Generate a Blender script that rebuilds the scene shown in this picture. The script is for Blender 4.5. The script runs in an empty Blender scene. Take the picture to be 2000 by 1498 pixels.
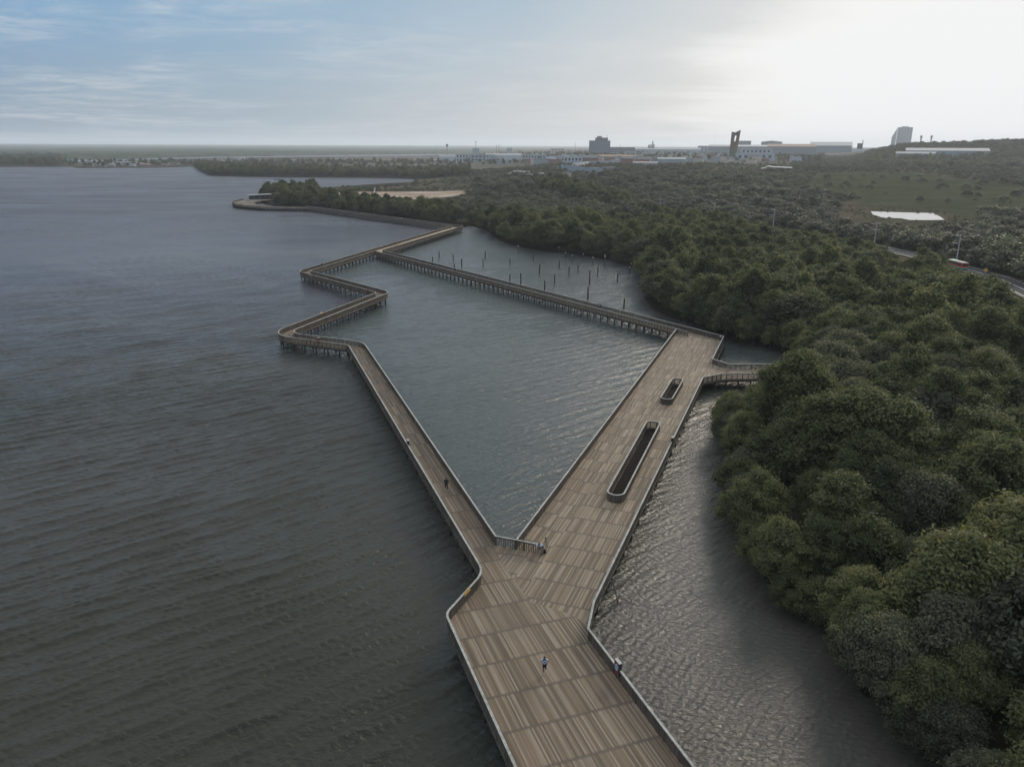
import bpy, bmesh, math, random
import numpy as np
from mathutils import Vector, Matrix, geometry as MG

random.seed(7)
rng = np.random.default_rng(11)
sc = bpy.context.scene
COL = sc.collection
PI = math.pi
rad = math.radians

# ------------------------------------------------------------------ camera model (a pixel of the 2000 x 1498 photo -> a point of the real ground)
F = 1520.0
HC = 44.0
PITCH = math.atan(465 / F)
ROLL = rad(0.25)


def ray(x, y):
    u = (x - 1000) / F
    v = (749 - y) / F
    c, s = math.cos(ROLL), math.sin(ROLL)
    u, v = c * u - s * v, s * u + c * v
    return (u, math.cos(PITCH) + v * math.sin(PITCH), -math.sin(PITCH) + v * math.cos(PITCH))


def px(x, y, z=0.0):
    d = ray(x, y)
    t = (z - HC) / d[2]
    return (d[0] * t, d[1] * t)


def smooth(a, b, x):
    t = np.clip((np.asarray(x, float) - a) / (b - a), 0, 1)
    return t * t * (3 - 2 * t)


# ------------------------------------------------------------------ object helpers
def tag(o, label=None, cat=None, group=None, kind=None):
    if label: o['label'] = label
    if cat: o['category'] = cat
    if group: o['group'] = group
    if kind: o['kind'] = kind
    return o


def empty(name, loc=(0, 0, 0), rz=0.0, label=None, cat=None, group=None):
    o = bpy.data.objects.new(name, None)
    o.empty_display_size = 0.3
    COL.objects.link(o)
    o.location = loc
    o.rotation_euler = (0, 0, rz)
    return tag(o, label, cat, group)


def link(name, me, mat=None, parent=None, loc=(0, 0, 0), rz=0.0):
    o = bpy.data.objects.new(name, me)
    COL.objects.link(o)
    if mat is not None and len(me.materials) == 0:
        me.materials.append(mat)
    if parent is not None:
        o.parent = parent
    o.location = loc
    o.rotation_euler = (0, 0, rz)
    return o


def copy_tree(o, parent=None):
    c = o.copy()
    COL.objects.link(c)
    c.parent = parent
    for ch in list(o.children):
        copy_tree(ch, c)
    return c


def np_mesh(name, verts, quads, smooth_shade=False):
    """mesh from an (n,3) array and an (m,4) or (m,3) array"""
    me = bpy.data.meshes.new(name)
    verts = np.asarray(verts, np.float32)
    quads = np.asarray(quads, np.int32)
    k = quads.shape[1]
    me.vertices.add(len(verts))
    me.vertices.foreach_set('co', verts.ravel())
    me.loops.add(quads.size)
    me.loops.foreach_set('vertex_index', quads.ravel())
    me.polygons.add(len(quads))
    me.polygons.foreach_set('loop_start', np.arange(0, quads.size, k, dtype=np.int32))
    me.polygons.foreach_set('loop_total', np.full(len(quads), k, np.int32))
    if smooth_shade:
        me.polygons.foreach_set('use_smooth', np.ones(len(quads), bool))
    me.update(calc_edges=True)
    return me


class MB:
    """collects shapes, then becomes one mesh"""
    def __init__(self):
        self.v = []
        self.f = []

    def box(self, c, s, rz=0.0, taper=1.0):
        n = len(self.v)
        cs, sn = math.cos(rz), math.sin(rz)
        for k in (-.5, .5):
            t = taper if k > 0 else 1.0
            for i, j in ((-.5, -.5), (.5, -.5), (.5, .5), (-.5, .5)):
                x, y = i * s[0] * t, j * s[1] * t
                self.v.append((c[0] + x * cs - y * sn, c[1] + x * sn + y * cs, c[2] + k * s[2]))
        self.f += [(n + 3, n + 2, n + 1, n), (n + 4, n + 5, n + 6, n + 7)]
        for i in range(4):
            j = (i + 1) % 4
            self.f.append((n + i, n + j, n + 4 + j, n + 4 + i))
        return self

    def tube(self, pts, radii, seg=8, cap=True):
        pts = [Vector(p) for p in pts]
        rings = []
        for i, p in enumerate(pts):
            a = pts[max(i - 1, 0)]
            b = pts[min(i + 1, len(pts) - 1)]
            d = (b - a)
            d = d.normalized() if d.length > 1e-9 else Vector((0, 0, 1))
            u = d.orthogonal().normalized()
            if abs(d.z) < 0.95:
                u = d.cross(Vector((0, 0, 1))).normalized()
            w = d.cross(u)
            r = radii[i] if hasattr(radii, '__len__') else radii
            n = len(self.v)
            for k in range(seg):
                t = 2 * PI * k / seg
                self.v.append(tuple(p + u * (math.cos(t) * r) + w * (math.sin(t) * r)))
            rings.append(n)
        for a, b in zip(rings, rings[1:]):
            for k in range(seg):
                l = (k + 1) % seg
                self.f.append((a + k, a + l, b + l, b + k))
        if cap:
            self.f.append(tuple(rings[0] + k for k in reversed(range(seg))))
            self.f.append(tuple(rings[-1] + k for k in range(seg)))
        return self

    def prism(self, poly, z0, z1):
        n = len(self.v)
        m = len(poly)
        for z in (z0, z1):
            for p in poly:
                self.v.append((p[0], p[1], z))
        self.f.append(tuple(n + i for i in reversed(range(m))))
        self.f.append(tuple(n + m + i for i in range(m)))
        for i in range(m):
            j = (i + 1) % m
            self.f.append((n + i, n + j, n + m + j, n + m + i))
        return self

    def face(self, *pts):
        n = len(self.v)
        self.v += [tuple(p) for p in pts]
        self.f.append(tuple(range(n, n + len(pts))))
        return self

    def mesh(self, name, smooth_shade=False):
        me = bpy.data.meshes.new(name)
        me.from_pydata(self.v, [], self.f)
        if smooth_shade:
            me.polygons.foreach_set('use_smooth', np.ones(len(me.polygons), bool))
        me.update()
        return me

    def build(self, name, mat, parent=None, loc=(0, 0, 0), rz=0.0, smooth_shade=False):
        return link(name, self.mesh(name, smooth_shade), mat, parent, loc, rz)


# ------------------------------------------------------------------ node helpers
class NT:
    def __init__(self, nt):
        self.nt = nt
        self.n = nt.nodes
        self.l = nt.links

    def new(self, typ, **kw):
        nd = self.n.new(typ)
        for k, v in kw.items():
            setattr(nd, k, v)
        return nd

    def put(self, sock, v):
        if v is None:
            return
        if isinstance(v, bpy.types.NodeSocket):
            self.l.new(v, sock)
        else:
            if sock.type == 'RGBA' and len(v) == 3:
                v = (*v, 1)
            sock.default_value = v

    def m(self, op, a, b=None, c=None, clamp=False):
        nd = self.new('ShaderNodeMath', operation=op)
        nd.use_clamp = clamp
        self.put(nd.inputs[0], a)
        self.put(nd.inputs[1], b)
        self.put(nd.inputs[2], c)
        return nd.outputs[0]

    def vm(self, op, a, b=None, scale=None):
        nd = self.new('ShaderNodeVectorMath', operation=op)
        self.put(nd.inputs[0], a)
        if b is not None: self.put(nd.inputs[1], b)
        if scale is not None: self.put(nd.inputs['Scale'], scale)
        return nd.outputs['Value'] if op in ('DOT_PRODUCT', 'LENGTH') else nd.outputs[0]

    def mix(self, fac, a, b, blend='MIX'):
        nd = self.new('ShaderNodeMix', data_type='RGBA', blend_type=blend)
        nd.clamp_factor = True
        self.put(nd.inputs['Factor'], fac)
        self.put(nd.inputs[6], a)
        self.put(nd.inputs[7], b)
        return nd.outputs[2]

    def noise(self, vec, scale, detail=3, rough=.55, dim='3D', dist=0.0):
        nd = self.new('ShaderNodeTexNoise', noise_dimensions=dim)
        if vec is not None: self.put(nd.inputs['Vector'], vec)
        nd.inputs['Scale'].default_value = scale
        nd.inputs['Detail'].default_value = detail
        nd.inputs['Roughness'].default_value = rough
        nd.inputs['Distortion'].default_value = dist
        return nd.outputs['Fac']

    def ramp(self, fac, stops, interp='LINEAR'):
        nd = self.new('ShaderNodeValToRGB')
        cr = nd.color_ramp
        cr.interpolation = interp
        while len(cr.elements) < len(stops): cr.elements.new(.5)
        for e, (p, c) in zip(cr.elements, stops):
            e.position = p
            e.color = (*c, 1) if len(c) == 3 else c
        self.put(nd.inputs[0], fac)
        return nd.outputs[0]

    def smooth(self, x, a, b, lo=0.0, hi=1.0):
        nd = self.new('ShaderNodeMapRange', interpolation_type='SMOOTHSTEP')
        self.put(nd.inputs[0], x)
        nd.inputs[1].default_value = a
        nd.inputs[2].default_value = b
        nd.inputs[3].default_value = lo
        nd.inputs[4].default_value = hi
        return nd.outputs[0]

    def mapping(self, vec, rot=(0, 0, 0), scale=(1, 1, 1), loc=(0, 0, 0)):
        nd = self.new('ShaderNodeMapping')
        self.put(nd.inputs[0], vec)
        nd.inputs[1].default_value = loc
        nd.inputs[2].default_value = rot
        nd.inputs[3].default_value = scale
        return nd.outputs[0]


def material(name):
    mt = bpy.data.materials.new(name)
    mt.use_nodes = True
    t = NT(mt.node_tree)
    t.n.clear()
    out = t.new('ShaderNodeOutputMaterial')
    bs = t.new('ShaderNodeBsdfPrincipled')
    t.l.new(bs.outputs[0], out.inputs[0])
    return mt, t, bs, out


def plain(name, col, rough=.7, var=.25, scale=1.5, metal=0.0, bump=0.0, spec=.3):
    mt, t, bs, out = material(name)
    g = t.new('ShaderNodeTexCoord')
    n = t.noise(g.outputs['Object'], scale, 5, .6)
    a = tuple(c * (1 - var) for c in col)
    b = tuple(min(c * (1 + var), 1) for c in col)
    t.put(bs.inputs['Base Color'], t.mix(n, a, b))
    bs.inputs['Roughness'].default_value = rough
    bs.inputs['Metallic'].default_value = metal
    bs.inputs['Specular IOR Level'].default_value = spec
    if bump:
        bp = t.new('ShaderNodeBump')
        bp.inputs['Strength'].default_value = bump
        t.put(bp.inputs['Height'], n)
        t.l.new(bp.outputs[0], bs.inputs['Normal'])
    return mt


# ------------------------------------------------------------------ 2D helpers
def nrm(v):
    l = math.hypot(*v)
    return (v[0] / l, v[1] / l)


def fillet(pts, radii, step=0.35):
    """polyline with rounded corners; radii one per inner corner"""
    out = [tuple(pts[0])]
    for i in range(1, len(pts) - 1):
        p, a, b = pts[i], pts[i - 1], pts[i + 1]
        r = radii[i - 1]
        d1 = nrm((a[0] - p[0], a[1] - p[1]))
        d2 = nrm((b[0] - p[0], b[1] - p[1]))
        ang = math.acos(max(-1, min(1, d1[0] * d2[0] + d1[1] * d2[1])))
        if r < .05:
            out.append(tuple(p))
            continue
        t = r / math.tan(ang / 2)
        t1 = (p[0] + d1[0] * t, p[1] + d1[1] * t)
        t2 = (p[0] + d2[0] * t, p[1] + d2[1] * t)
        bis = nrm((d1[0] + d2[0], d1[1] + d2[1]))
        cdist = r / math.sin(ang / 2)
        c = (p[0] + bis[0] * cdist, p[1] + bis[1] * cdist)
        a1 = math.atan2(t1[1] - c[1], t1[0] - c[0])
        a2 = math.atan2(t2[1] - c[1], t2[0] - c[0])
        da = (a2 - a1 + PI) % (2 * PI) - PI
        n = max(4, int(abs(da) * r / step))
        for k in range(n + 1):
            q = a1 + da * k / n
            out.append((c[0] + math.cos(q) * r, c[1] + math.sin(q) * r))
    out.append(tuple(pts[-1]))
    return out


def offset(pts, w):
    """mitred offset to the right-hand side by w"""
    out = []
    n = len(pts)
    for i in range(n):
        d1 = nrm((pts[i][0] - pts[i - 1][0], pts[i][1] - pts[i - 1][1])) if i > 0 else None
        d2 = nrm((pts[i + 1][0] - pts[i][0], pts[i + 1][1] - pts[i][1])) if i < n - 1 else None
        if d1 is None: d1 = d2
        if d2 is None: d2 = d1
        n1 = (d1[1], -d1[0])
        n2 = (d2[1], -d2[0])
        b = nrm((n1[0] + n2[0], n1[1] + n2[1]))
        k = w / max(.3, b[0] * n1[0] + b[1] * n1[1])
        out.append((pts[i][0] + b[0] * k, pts[i][1] + b[1] * k))
    return out


def dens(P, step=1.5):
    out = [tuple(P[0])]
    for a, b in zip(P, P[1:]):
        n = max(1, int(math.dist(a, b) / step))
        for k in range(1, n + 1):
            out.append((a[0] + (b[0] - a[0]) * k / n, a[1] + (b[1] - a[1]) * k / n))
    return out


def arclen(P):
    P = np.asarray(P, float)
    d = np.hypot(*(P[1:] - P[:-1]).T)
    return np.concatenate([[0], np.cumsum(d)])


def sample(P, s):
    P = np.asarray(P, float)
    L = arclen(P)
    s = np.clip(s, 0, L[-1] - 1e-6)
    i = np.clip(np.searchsorted(L, s, 'right') - 1, 0, len(P) - 2)
    t = (s - L[i]) / np.maximum(L[i + 1] - L[i], 1e-9)
    p = P[i] + (P[i + 1] - P[i]) * t[:, None]
    d = P[i + 1] - P[i]
    d /= np.maximum(np.hypot(*d.T), 1e-9)[:, None]
    return p, d


def boxes_mesh(name, p, d, along, across, z0, z1, closed=True):
    """many upright boxes at p (n,2) aligned with d"""
    n = len(p)
    z0 = np.broadcast_to(z0, (n,))
    z1 = np.broadcast_to(z1, (n,))
    nr = np.stack([d[:, 1], -d[:, 0]], 1)
    V = np.zeros((n, 8, 3))
    for k, (i, j) in enumerate(((-.5, -.5), (.5, -.5), (.5, .5), (-.5, .5))):
        q = p + d * (along * i) + nr * (across * j)
        V[:, k, :2] = q
        V[:, k + 4, :2] = q
        V[:, k, 2] = z0
        V[:, k + 4, 2] = z1
    fs = [(0, 1, 5, 4), (1, 2, 6, 5), (2, 3, 7, 6), (3, 0, 4, 7)]
    if closed: fs += [(3, 2, 1, 0), (4, 5, 6, 7)]
    # along x nr is clockwise: flip for outward normals
    fs = [tuple(reversed(f)) for f in fs]
    Q = (np.arange(n)[:, None, None] * 8 + np.array(fs)[None]).reshape(-1, 4)
    return V.reshape(-1, 3), Q


def sweep(P, w, z0, z1, closed=False):
    """rectangular bar along a polyline"""
    P = [tuple(p) for p in P]
    # drop duplicates
    Q = [P[0]]
    for p in P[1:]:
        if math.dist(p, Q[-1]) > 1e-4: Q.append(p)
    P = Q
    if closed:
        ext = [P[-1]] + P + [P[0]]
        a = offset(ext, w / 2)[1:-1]
        b = offset(ext, -w / 2)[1:-1]
    else:
        a, b = offset(P, w / 2), offset(P, -w / 2)
    n = len(P)
    V = []
    for i in range(n):
        V += [(*a[i], z0), (*b[i], z0), (*b[i], z1), (*a[i], z1)]
    Fc = []
    for i in range(n if closed else n - 1):
        k, l = i * 4, ((i + 1) % n) * 4
        for u in range(4):
            v = (u + 1) % 4
            Fc.append((k + u, k + v, l + v, l + u))
    if not closed:
        Fc += [(3, 2, 1, 0), (n * 4 - 4, n * 4 - 3, n * 4 - 2, n * 4 - 1)]
    return np.array(V), Fc


def poly_sd(P, poly):
    """signed distance of points P (n,2) to a polygon: negative inside"""
    poly = np.asarray(poly, float)
    d2 = np.full(len(P), 1e18)
    ins = np.zeros(len(P), bool)
    for a, b in zip(poly, np.roll(poly, -1, 0)):
        e = b - a
        w = P - a
        t = np.clip((w @ e) / max(e @ e, 1e-12), 0, 1)
        q = w - t[:, None] * e
        d2 = np.minimum(d2, (q * q).sum(1))
        c = ((a[1] > P[:, 1]) != (b[1] > P[:, 1]))
        with np.errstate(divide='ignore', invalid='ignore'):
            xx = a[0] + (P[:, 1] - a[1]) * (b[0] - a[0]) / (b[1] - a[1] if b[1] != a[1] else 1e-12)
        ins ^= c & (P[:, 0] < xx)
    d = np.sqrt(d2)
    return np.where(ins, -d, d)


def inside(P, poly):
    return poly_sd(P, poly) < 0


def line_sd(P, line):
    line = np.asarray(line, float)
    d2 = np.full(len(P), 1e18)
    for a, b in zip(line[:-1], line[1:]):
        e = b - a
        w = P - a
        t = np.clip((w @ e) / max(e @ e, 1e-12), 0, 1)
        q = w - t[:, None] * e
        d2 = np.minimum(d2, (q * q).sum(1))
    return np.sqrt(d2)


def vnoise(x, y, seed=0):
    """smooth 2D value noise in [-1,1]"""
    xi, yi = np.floor(x).astype(np.int64), np.floor(y).astype(np.int64)
    fx, fy = x - xi, y - yi
    fx, fy = fx * fx * (3 - 2 * fx), fy * fy * (3 - 2 * fy)

    def h(i, j):
        k = (i * 374761393 + j * 668265263 + seed * 974634777) & 0xffffffff
        k = ((k ^ (k >> 13)) * 1274126177) & 0xffffffff
        return ((k ^ (k >> 16)) & 0xffff) / 32767.5 - 1
    return (h(xi, yi) * (1 - fx) + h(xi + 1, yi) * fx) * (1 - fy) + (h(xi, yi + 1) * (1 - fx) + h(xi + 1, yi + 1) * fx) * fy


def fbm(x, y, seed=0, oct=4):
    s, a, o = 0, 1, 0
    for k in range(oct):
        s = s + vnoise(x * 2 ** k, y * 2 ** k, seed + k) * a
        o += a
        a *= .5
    return s / o

# ------------------------------------------------------------------ camera, sun, sky, air
SUN_AZ = 33.0          # degrees to the right of the view
SUN_EL = 23.0
cam = bpy.data.cameras.new('camera')
cam.sensor_width = 36
cam.lens = 36 * F / 2000
cam.clip_start = 0.5
cam.clip_end = 60000
co = bpy.data.objects.new('camera', cam)
COL.objects.link(co)
fw = Vector((0, math.cos(PITCH), -math.sin(PITCH)))
up = Vector((0, math.sin(PITCH), math.cos(PITCH)))
rt = Vector((1, 0, 0))
cr, sr = math.cos(ROLL), math.sin(ROLL)
# ray() turns image (u, v) into (c u - s v, s u + c v) before the unrolled axes
X = rt * cr + up * sr
Y = rt * (-sr) + up * cr
M = Matrix((X, Y, -fw)).transposed().to_4x4()
M.translation = (0, 0, HC)
co.matrix_world = M
sc.camera = co

sun = bpy.data.lights.new('sun', 'SUN')
sun.energy = 2.1
sun.angle = rad(24)
sun.color = (1.0, 0.88, 0.72)
so = bpy.data.objects.new('sun', sun)
COL.objects.link(so)
sd = Vector((math.sin(rad(SUN_AZ)) * math.cos(rad(SUN_EL)), math.cos(rad(SUN_AZ)) * math.cos(rad(SUN_EL)), math.sin(rad(SUN_EL))))
so.rotation_euler = sd.to_track_quat('Z', 'Y').to_euler()

w = bpy.data.worlds.new('World')
sc.world = w
w.use_nodes = True
t = NT(w.node_tree)
t.n.clear()
wo = t.new('ShaderNodeOutputWorld')
bg = t.new('ShaderNodeBackground')
t.l.new(bg.outputs[0], wo.inputs[0])
sky = t.new('ShaderNodeTexSky', sky_type='NISHITA')
sky.sun_disc = False
sky.sun_elevation = rad(SUN_EL)
sky.sun_rotation = rad(SUN_AZ)
sky.air_density = 1.0
sky.dust_density = 2.2
sky.ozone_density = 1.6
tc = t.new('ShaderNodeTexCoord')
dirv = tc.outputs['Generated']
sx = t.new('ShaderNodeSeparateXYZ')
t.put(sx.inputs[0], dirv)
el = t.m('MAXIMUM', sx.outputs[2], 0.0)
# a thin veil of high cloud, denser and brighter towards the sun, thinning out to open blue on the other side
cosun = t.vm('DOT_PRODUCT', dirv, tuple(sd))
# flat projection of a cloud layer
cl = t.new('ShaderNodeCombineXYZ')
den = t.m('ADD', el, 0.06)
t.put(cl.inputs[0], t.m('DIVIDE', sx.outputs[0], den))
t.put(cl.inputs[1], t.m('DIVIDE', sx.outputs[1], den))
t.put(cl.inputs[2], 0.0)
warp = t.mapping(cl.outputs[0], rot=(0, 0, rad(-8)), scale=(.8, 1.0, 1), loc=(3.1, 1.7, 0))
n1 = t.noise(warp, .62, 9, .56, dist=.5)
n2 = t.noise(warp, 2.6, 8, .65, dist=.5)
wisp = t.m('MULTIPLY', t.smooth(n1, .40, .66), t.smooth(n2, .36, .66))
cs = t.m('ADD', t.m('SUBTRACT', cosun, t.m('MULTIPLY', el, .45)), t.m('MULTIPLY', t.m('SUBTRACT', n1, .5), .09))
low_c = t.ramp(cs, [(.30, (.255, .365, .49)), (.60, (.41, .51, .595)), (.77, (.60, .64, .68)), (.84, (.71, .735, .757)), (.892, (.97, .975, .98))])
top_c = t.ramp(cs, [(.20, (.17, .39, .68)), (.55, (.29, .47, .66)), (.75, (.45, .57, .68)), (.85, (.66, .695, .72)), (.895, (.97, .975, .98))])
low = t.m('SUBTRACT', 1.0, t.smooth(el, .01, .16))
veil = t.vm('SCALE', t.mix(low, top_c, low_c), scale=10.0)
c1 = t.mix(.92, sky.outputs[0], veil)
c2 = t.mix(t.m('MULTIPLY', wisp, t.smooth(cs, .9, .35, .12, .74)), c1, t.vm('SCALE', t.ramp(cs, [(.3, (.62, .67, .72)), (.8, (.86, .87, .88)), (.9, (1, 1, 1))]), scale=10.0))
c3 = t.mix(t.smooth(el, .19, .52, 0, .88), c2, (8.9, 9.9, 10.9, 1))  # sky overhead, outside the view, brightened to add light to the ground
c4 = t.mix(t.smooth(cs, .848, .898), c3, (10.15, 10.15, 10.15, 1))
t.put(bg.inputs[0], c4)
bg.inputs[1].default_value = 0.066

sc.view_settings.view_transform = 'Standard'
sc.view_settings.look = 'None'
sc.view_settings.exposure = 0.45
sc.view_settings.gamma = 1.0
sc.render.engine = 'CYCLES'
cy = sc.cycles
cy.use_denoising = True
try:
    cy.denoiser = 'OPENIMAGEDENOISE'
    cy.denoising_input_passes = 'RGB_ALBEDO_NORMAL'
    cy.denoising_prefilter = 'ACCURATE'
except Exception:
    pass
cy.use_adaptive_sampling = True
cy.adaptive_threshold = 0.012
cy.max_bounces = 5
cy.diffuse_bounces = 3
cy.glossy_bounces = 3
cy.transmission_bounces = 2
cy.volume_bounces = 1
cy.transparent_max_bounces = 4
cy.sample_clamp_indirect = 6
cy.caustics_reflective = False
cy.caustics_refractive = False

HAZE_R = 24000.0
hm = bpy.data.materials.new('haze_air')
hm.use_nodes = True
t = NT(hm.node_tree)
t.n.clear()
ho = t.new('ShaderNodeOutputMaterial')
hv = t.new('ShaderNodeVolumePrincipled')
hv.inputs['Color'].default_value = (.86, .92, 1.0, 1)
hv.inputs['Density'].default_value = 0.85e-4
hv.inputs['Anisotropy'].default_value = .3
t.l.new(hv.outputs[0], ho.inputs['Volume'])
hb = MB().box((0, 0, 84), (2 * HAZE_R, 2 * HAZE_R, 176))
tag(hb.build('haze', hm), 'thin pale haze over the lagoon, fading the far shore and city', None, None, 'stuff')

# ------------------------------------------------------------------ shorelines
far_lim = 22000
SHORE = [px(*p, .8) for p in [(1850, 1570), (1796, 1494), (1749, 1454), (1726, 1407), (1674, 1364), (1641, 1331), (1622, 1298), (1626, 1256), (1612, 1225), (1570, 1217), (1553, 1201), (1500, 1182), (1476, 1155),
                              (1461, 1108), (1445, 1060), (1422, 1015), (1412, 965), (1418, 915), (1400, 868), (1386, 815), (1402, 780), (1450, 757), (1505, 738), (1540, 722), (1552, 706),
                              (1545, 690), (1515, 682), (1480, 673), (1425, 662), (1340, 628), (1290, 612), (1262, 598), (1248, 578), (1241, 555), (1244, 535), (1234, 521),
                              (1180, 505), (1140, 498), (1100, 492), (1050, 488), (1000, 478), (966, 466), (948, 452), (917, 440)]]
FARWALK = [(-28.2, 420.8), (-143.5, 554.5)]
SHORE += [(-18.5, 432), (-60, 472), (-133, 556), (-150, 571), (-172, 581), (-190, 604), (-206, 640), (-211, 676)]
SHORE += [px(*p) for p in [(532, 380), (562, 373), (620, 368), (700, 362), (800, 356), (808, 352), (800, 349.8), (740, 348.2), (650, 347.2), (560, 346.7), (470, 345.8), (410, 343.6), (392, 336), (383, 330),
                           (379, 327), (372, 326.3), (300, 328.2), (200, 328.4), (147, 329), (140, 326.3), (60, 326.0), (0, 326.3), (-150, 328), (-500, 330)]]
WATER = SHORE + [(-6000, 1400), (-6000, -800), (400, -800), (90, -60)]
RIVER_N = [px(*p) for p in [(128, 315.5), (235, 315.6), (300, 312.5), (400, 309.6), (500, 308.2), (700, 305.8), (860, 304.6), (960, 304)]]
RIVER_F = [px(*p) for p in [(128, 312.3), (235, 311.2), (300, 309.2), (400, 307.0), (500, 305.7), (700, 303), (860, 301.4), (960, 301)]]
RIVER = RIVER_N + RIVER_F[::-1]
POND = [px(*p, 1.0) for p in [(1700, 415.5), (1730, 416.5), (1775, 418), (1822, 419), (1836, 425), (1845, 430.5), (1815, 431), (1775, 430.5), (1760, 427.5), (1725, 426.5), (1705, 421)]]
POND2 = [px(*p, 1.0) for p in [(1337, 375.5), (1350, 376), (1357, 378.5), (1344, 378.3)]]
FIELD = [px(*p, 1.0) for p in [(1590, 366), (1650, 362), (1780, 364), (1850, 372), (2010, 386), (2080, 400), (2060, 425), (1960, 425), (1880, 428), (1840, 416), (1700, 408), (1640, 392), (1560, 384)]]
DIRT = [px(*p, 1.0) for p in [(640, 376), (725, 374.5), (905, 376), (910, 381), (880, 386), (820, 389.5), (740, 391), (660, 388)]]
ROAD = [px(*p, 1.0) for p in [(2140, 640), (2050, 592), (1990, 563), (1950, 545), (1900, 530.5), (1840, 514), (1780, 499), (1700, 481), (1640, 471)]]
ROAD += [(150, 395), (118, 480), (88, 600), (64, 720), (54, 800)] + [px(*p, 3.0) for p in [(1104, 358), (1125, 347)]] + [px(*p, 6.0) for p in [(1110, 343), (1085, 339.5), (1050, 337)]]
ROAD = fillet(ROAD, [14] * (len(ROAD) - 2), 4)


def terrain(P):
    """height of the ground at points (n,2)"""
    P = np.asarray(P, float)
    x, y = P[:, 0], P[:, 1]
    dist = np.hypot(x, y)
    az = np.degrees(np.arctan2(x, y))
    sdw = poly_sd(P, WATER)
    sdr = poly_sd(P, RIVER)
    s = np.minimum(sdw, sdr)
    z = np.where(s > 2.2, np.minimum(.08 + (s - 2.2) * .12, 1.0), np.maximum((s - 2.2) * .25, -1.6))
    land = smooth(3, 40, s)
    rise = 17 * smooth(520, 1150, dist) * smooth(-9, 7, az)
    hill = (27 + 4 * fbm(x / 420, y / 420, 5) + 7 * smooth(27, 33, az)) * smooth(21.6, 26.4, az) * smooth(1300, 1800, dist)
    return z + land * (rise + hill)


def hit(x, y):
    """where the view ray through a photo pixel meets the ground"""
    d = ray(x, y)
    ts = np.concatenate([np.linspace(30, 900, 300), np.geomspace(900, 9000, 700)])
    P = np.stack([d[0] * ts, d[1] * ts], 1)
    zz = HC + d[2] * ts
    g = terrain(P)
    below = np.nonzero(zz <= g)[0]
    i = below[0] if len(below) else len(ts) - 1
    i = max(i, 1)
    a, b = zz[i - 1] - g[i - 1], zz[i] - g[i]
    k = a / (a - b) if a != b else 0
    tt = ts[i - 1] + (ts[i] - ts[i - 1]) * min(max(k, 0), 1)
    p = (d[0] * tt, d[1] * tt)
    return p[0], p[1], float(terrain([p])[0]), tt


# ------------------------------------------------------------------ ground
az = np.radians(np.concatenate([np.linspace(-75, -40, 40, endpoint=False), np.linspace(-40, 42, 560), np.linspace(42.5, 80, 40)]))
rr = np.concatenate([[6, 20], np.linspace(35, 500, 300), np.geomspace(505, 3000, 240), np.geomspace(3050, far_lim, 60)])
A, R = np.meshgrid(az, rr, indexing='ij')
GP = np.stack([np.sin(A) * R, np.cos(A) * R], -1).reshape(-1, 2)
GZ = terrain(GP)
na, nr_ = len(az), len(rr)
idx = np.arange(na * nr_).reshape(na, nr_)
Qd = np.stack([idx[:-1, :-1], idx[1:, :-1], idx[1:, 1:], idx[:-1, 1:]], -1).reshape(-1, 4)
gme = np_mesh('ground', np.column_stack([GP, GZ]), Qd[:, ::-1], True)
# which kind of soil lies where: r = green field, g = bare dirt, b = paved / built-up
attr = gme.color_attributes.new('soil', 'FLOAT_COLOR', 'POINT')
cc = np.zeros((len(GP), 4), np.float32)
cc[:, 3] = 1
cc[:, 0] = smooth(6, -10, poly_sd(GP, FIELD))
cc[:, 1] = smooth(2, -3, poly_sd(GP, DIRT))
dd = np.hypot(*GP.T)
aa = np.degrees(np.arctan2(*GP.T))
cc[:, 2] = smooth(1050, 1250, dd) * smooth(3600, 2600, dd) * smooth(-14, -9, aa) * smooth(21, 17, aa)
attr.data.foreach_set('color', cc.ravel())
mt, t, bs, out = material('soil')
gm = t.new('ShaderNodeNewGeometry')
pos = gm.outputs['Position']
va = t.new('ShaderNodeVertexColor')
va.layer_name = 'soil'
sp = t.new('ShaderNodeSeparateColor')
t.put(sp.inputs[0], va.outputs[0])
n1 = t.noise(pos, .012, 6, .6)
n2 = t.noise(pos, .11, 6, .65)
n3 = t.noise(pos, .7, 4, .6)
wild = t.ramp(t.m('ADD', t.m('MULTIPLY', n1, .6), t.m('MULTIPLY', n2, .4)), [(.35, (.030, .033, .018)), (.5, (.068, .060, .039)), (.62, (.105, .086, .058))])
field = t.ramp(t.m('ADD', t.m('ADD', t.m('MULTIPLY', n2, .45), t.m('MULTIPLY', n3, .2)), t.m('MULTIPLY', t.noise(t.mapping(pos, scale=(.35, 1.0, 1.0)), .035, 5, .6), .35)), [(.38, (.034, .040, .022)), (.52, (.052, .057, .031)), (.64, (.085, .080, .048))])
dirt = t.ramp(t.noise(t.mapping(pos, scale=(.25, 1, 1)), .12, 6, .65), [(.35, (.17, .12, .085)), (.5, (.33, .25, .19)), (.62, (.46, .40, .34))])
urban = t.ramp(n2, [(.35, (.06, .065, .045)), (.5, (.13, .12, .10)), (.65, (.24, .22, .19))])
c = t.mix(sp.outputs[0], wild, field)
c = t.mix(sp.outputs[1], c, dirt)
c = t.mix(t.m('MULTIPLY', sp.outputs[2], .6), c, urban)
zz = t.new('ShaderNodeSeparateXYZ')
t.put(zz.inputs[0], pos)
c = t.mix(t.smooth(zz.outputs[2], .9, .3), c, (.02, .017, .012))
t.put(bs.inputs['Base Color'], c)
bs.inputs['Roughness'].default_value = 1.0
bs.inputs['Specular IOR Level'].default_value = 0.0
tag(link('ground', gme, mt), 'low brown and green land behind the lagoon, rising to a hill', None, None, 'structure')

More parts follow.
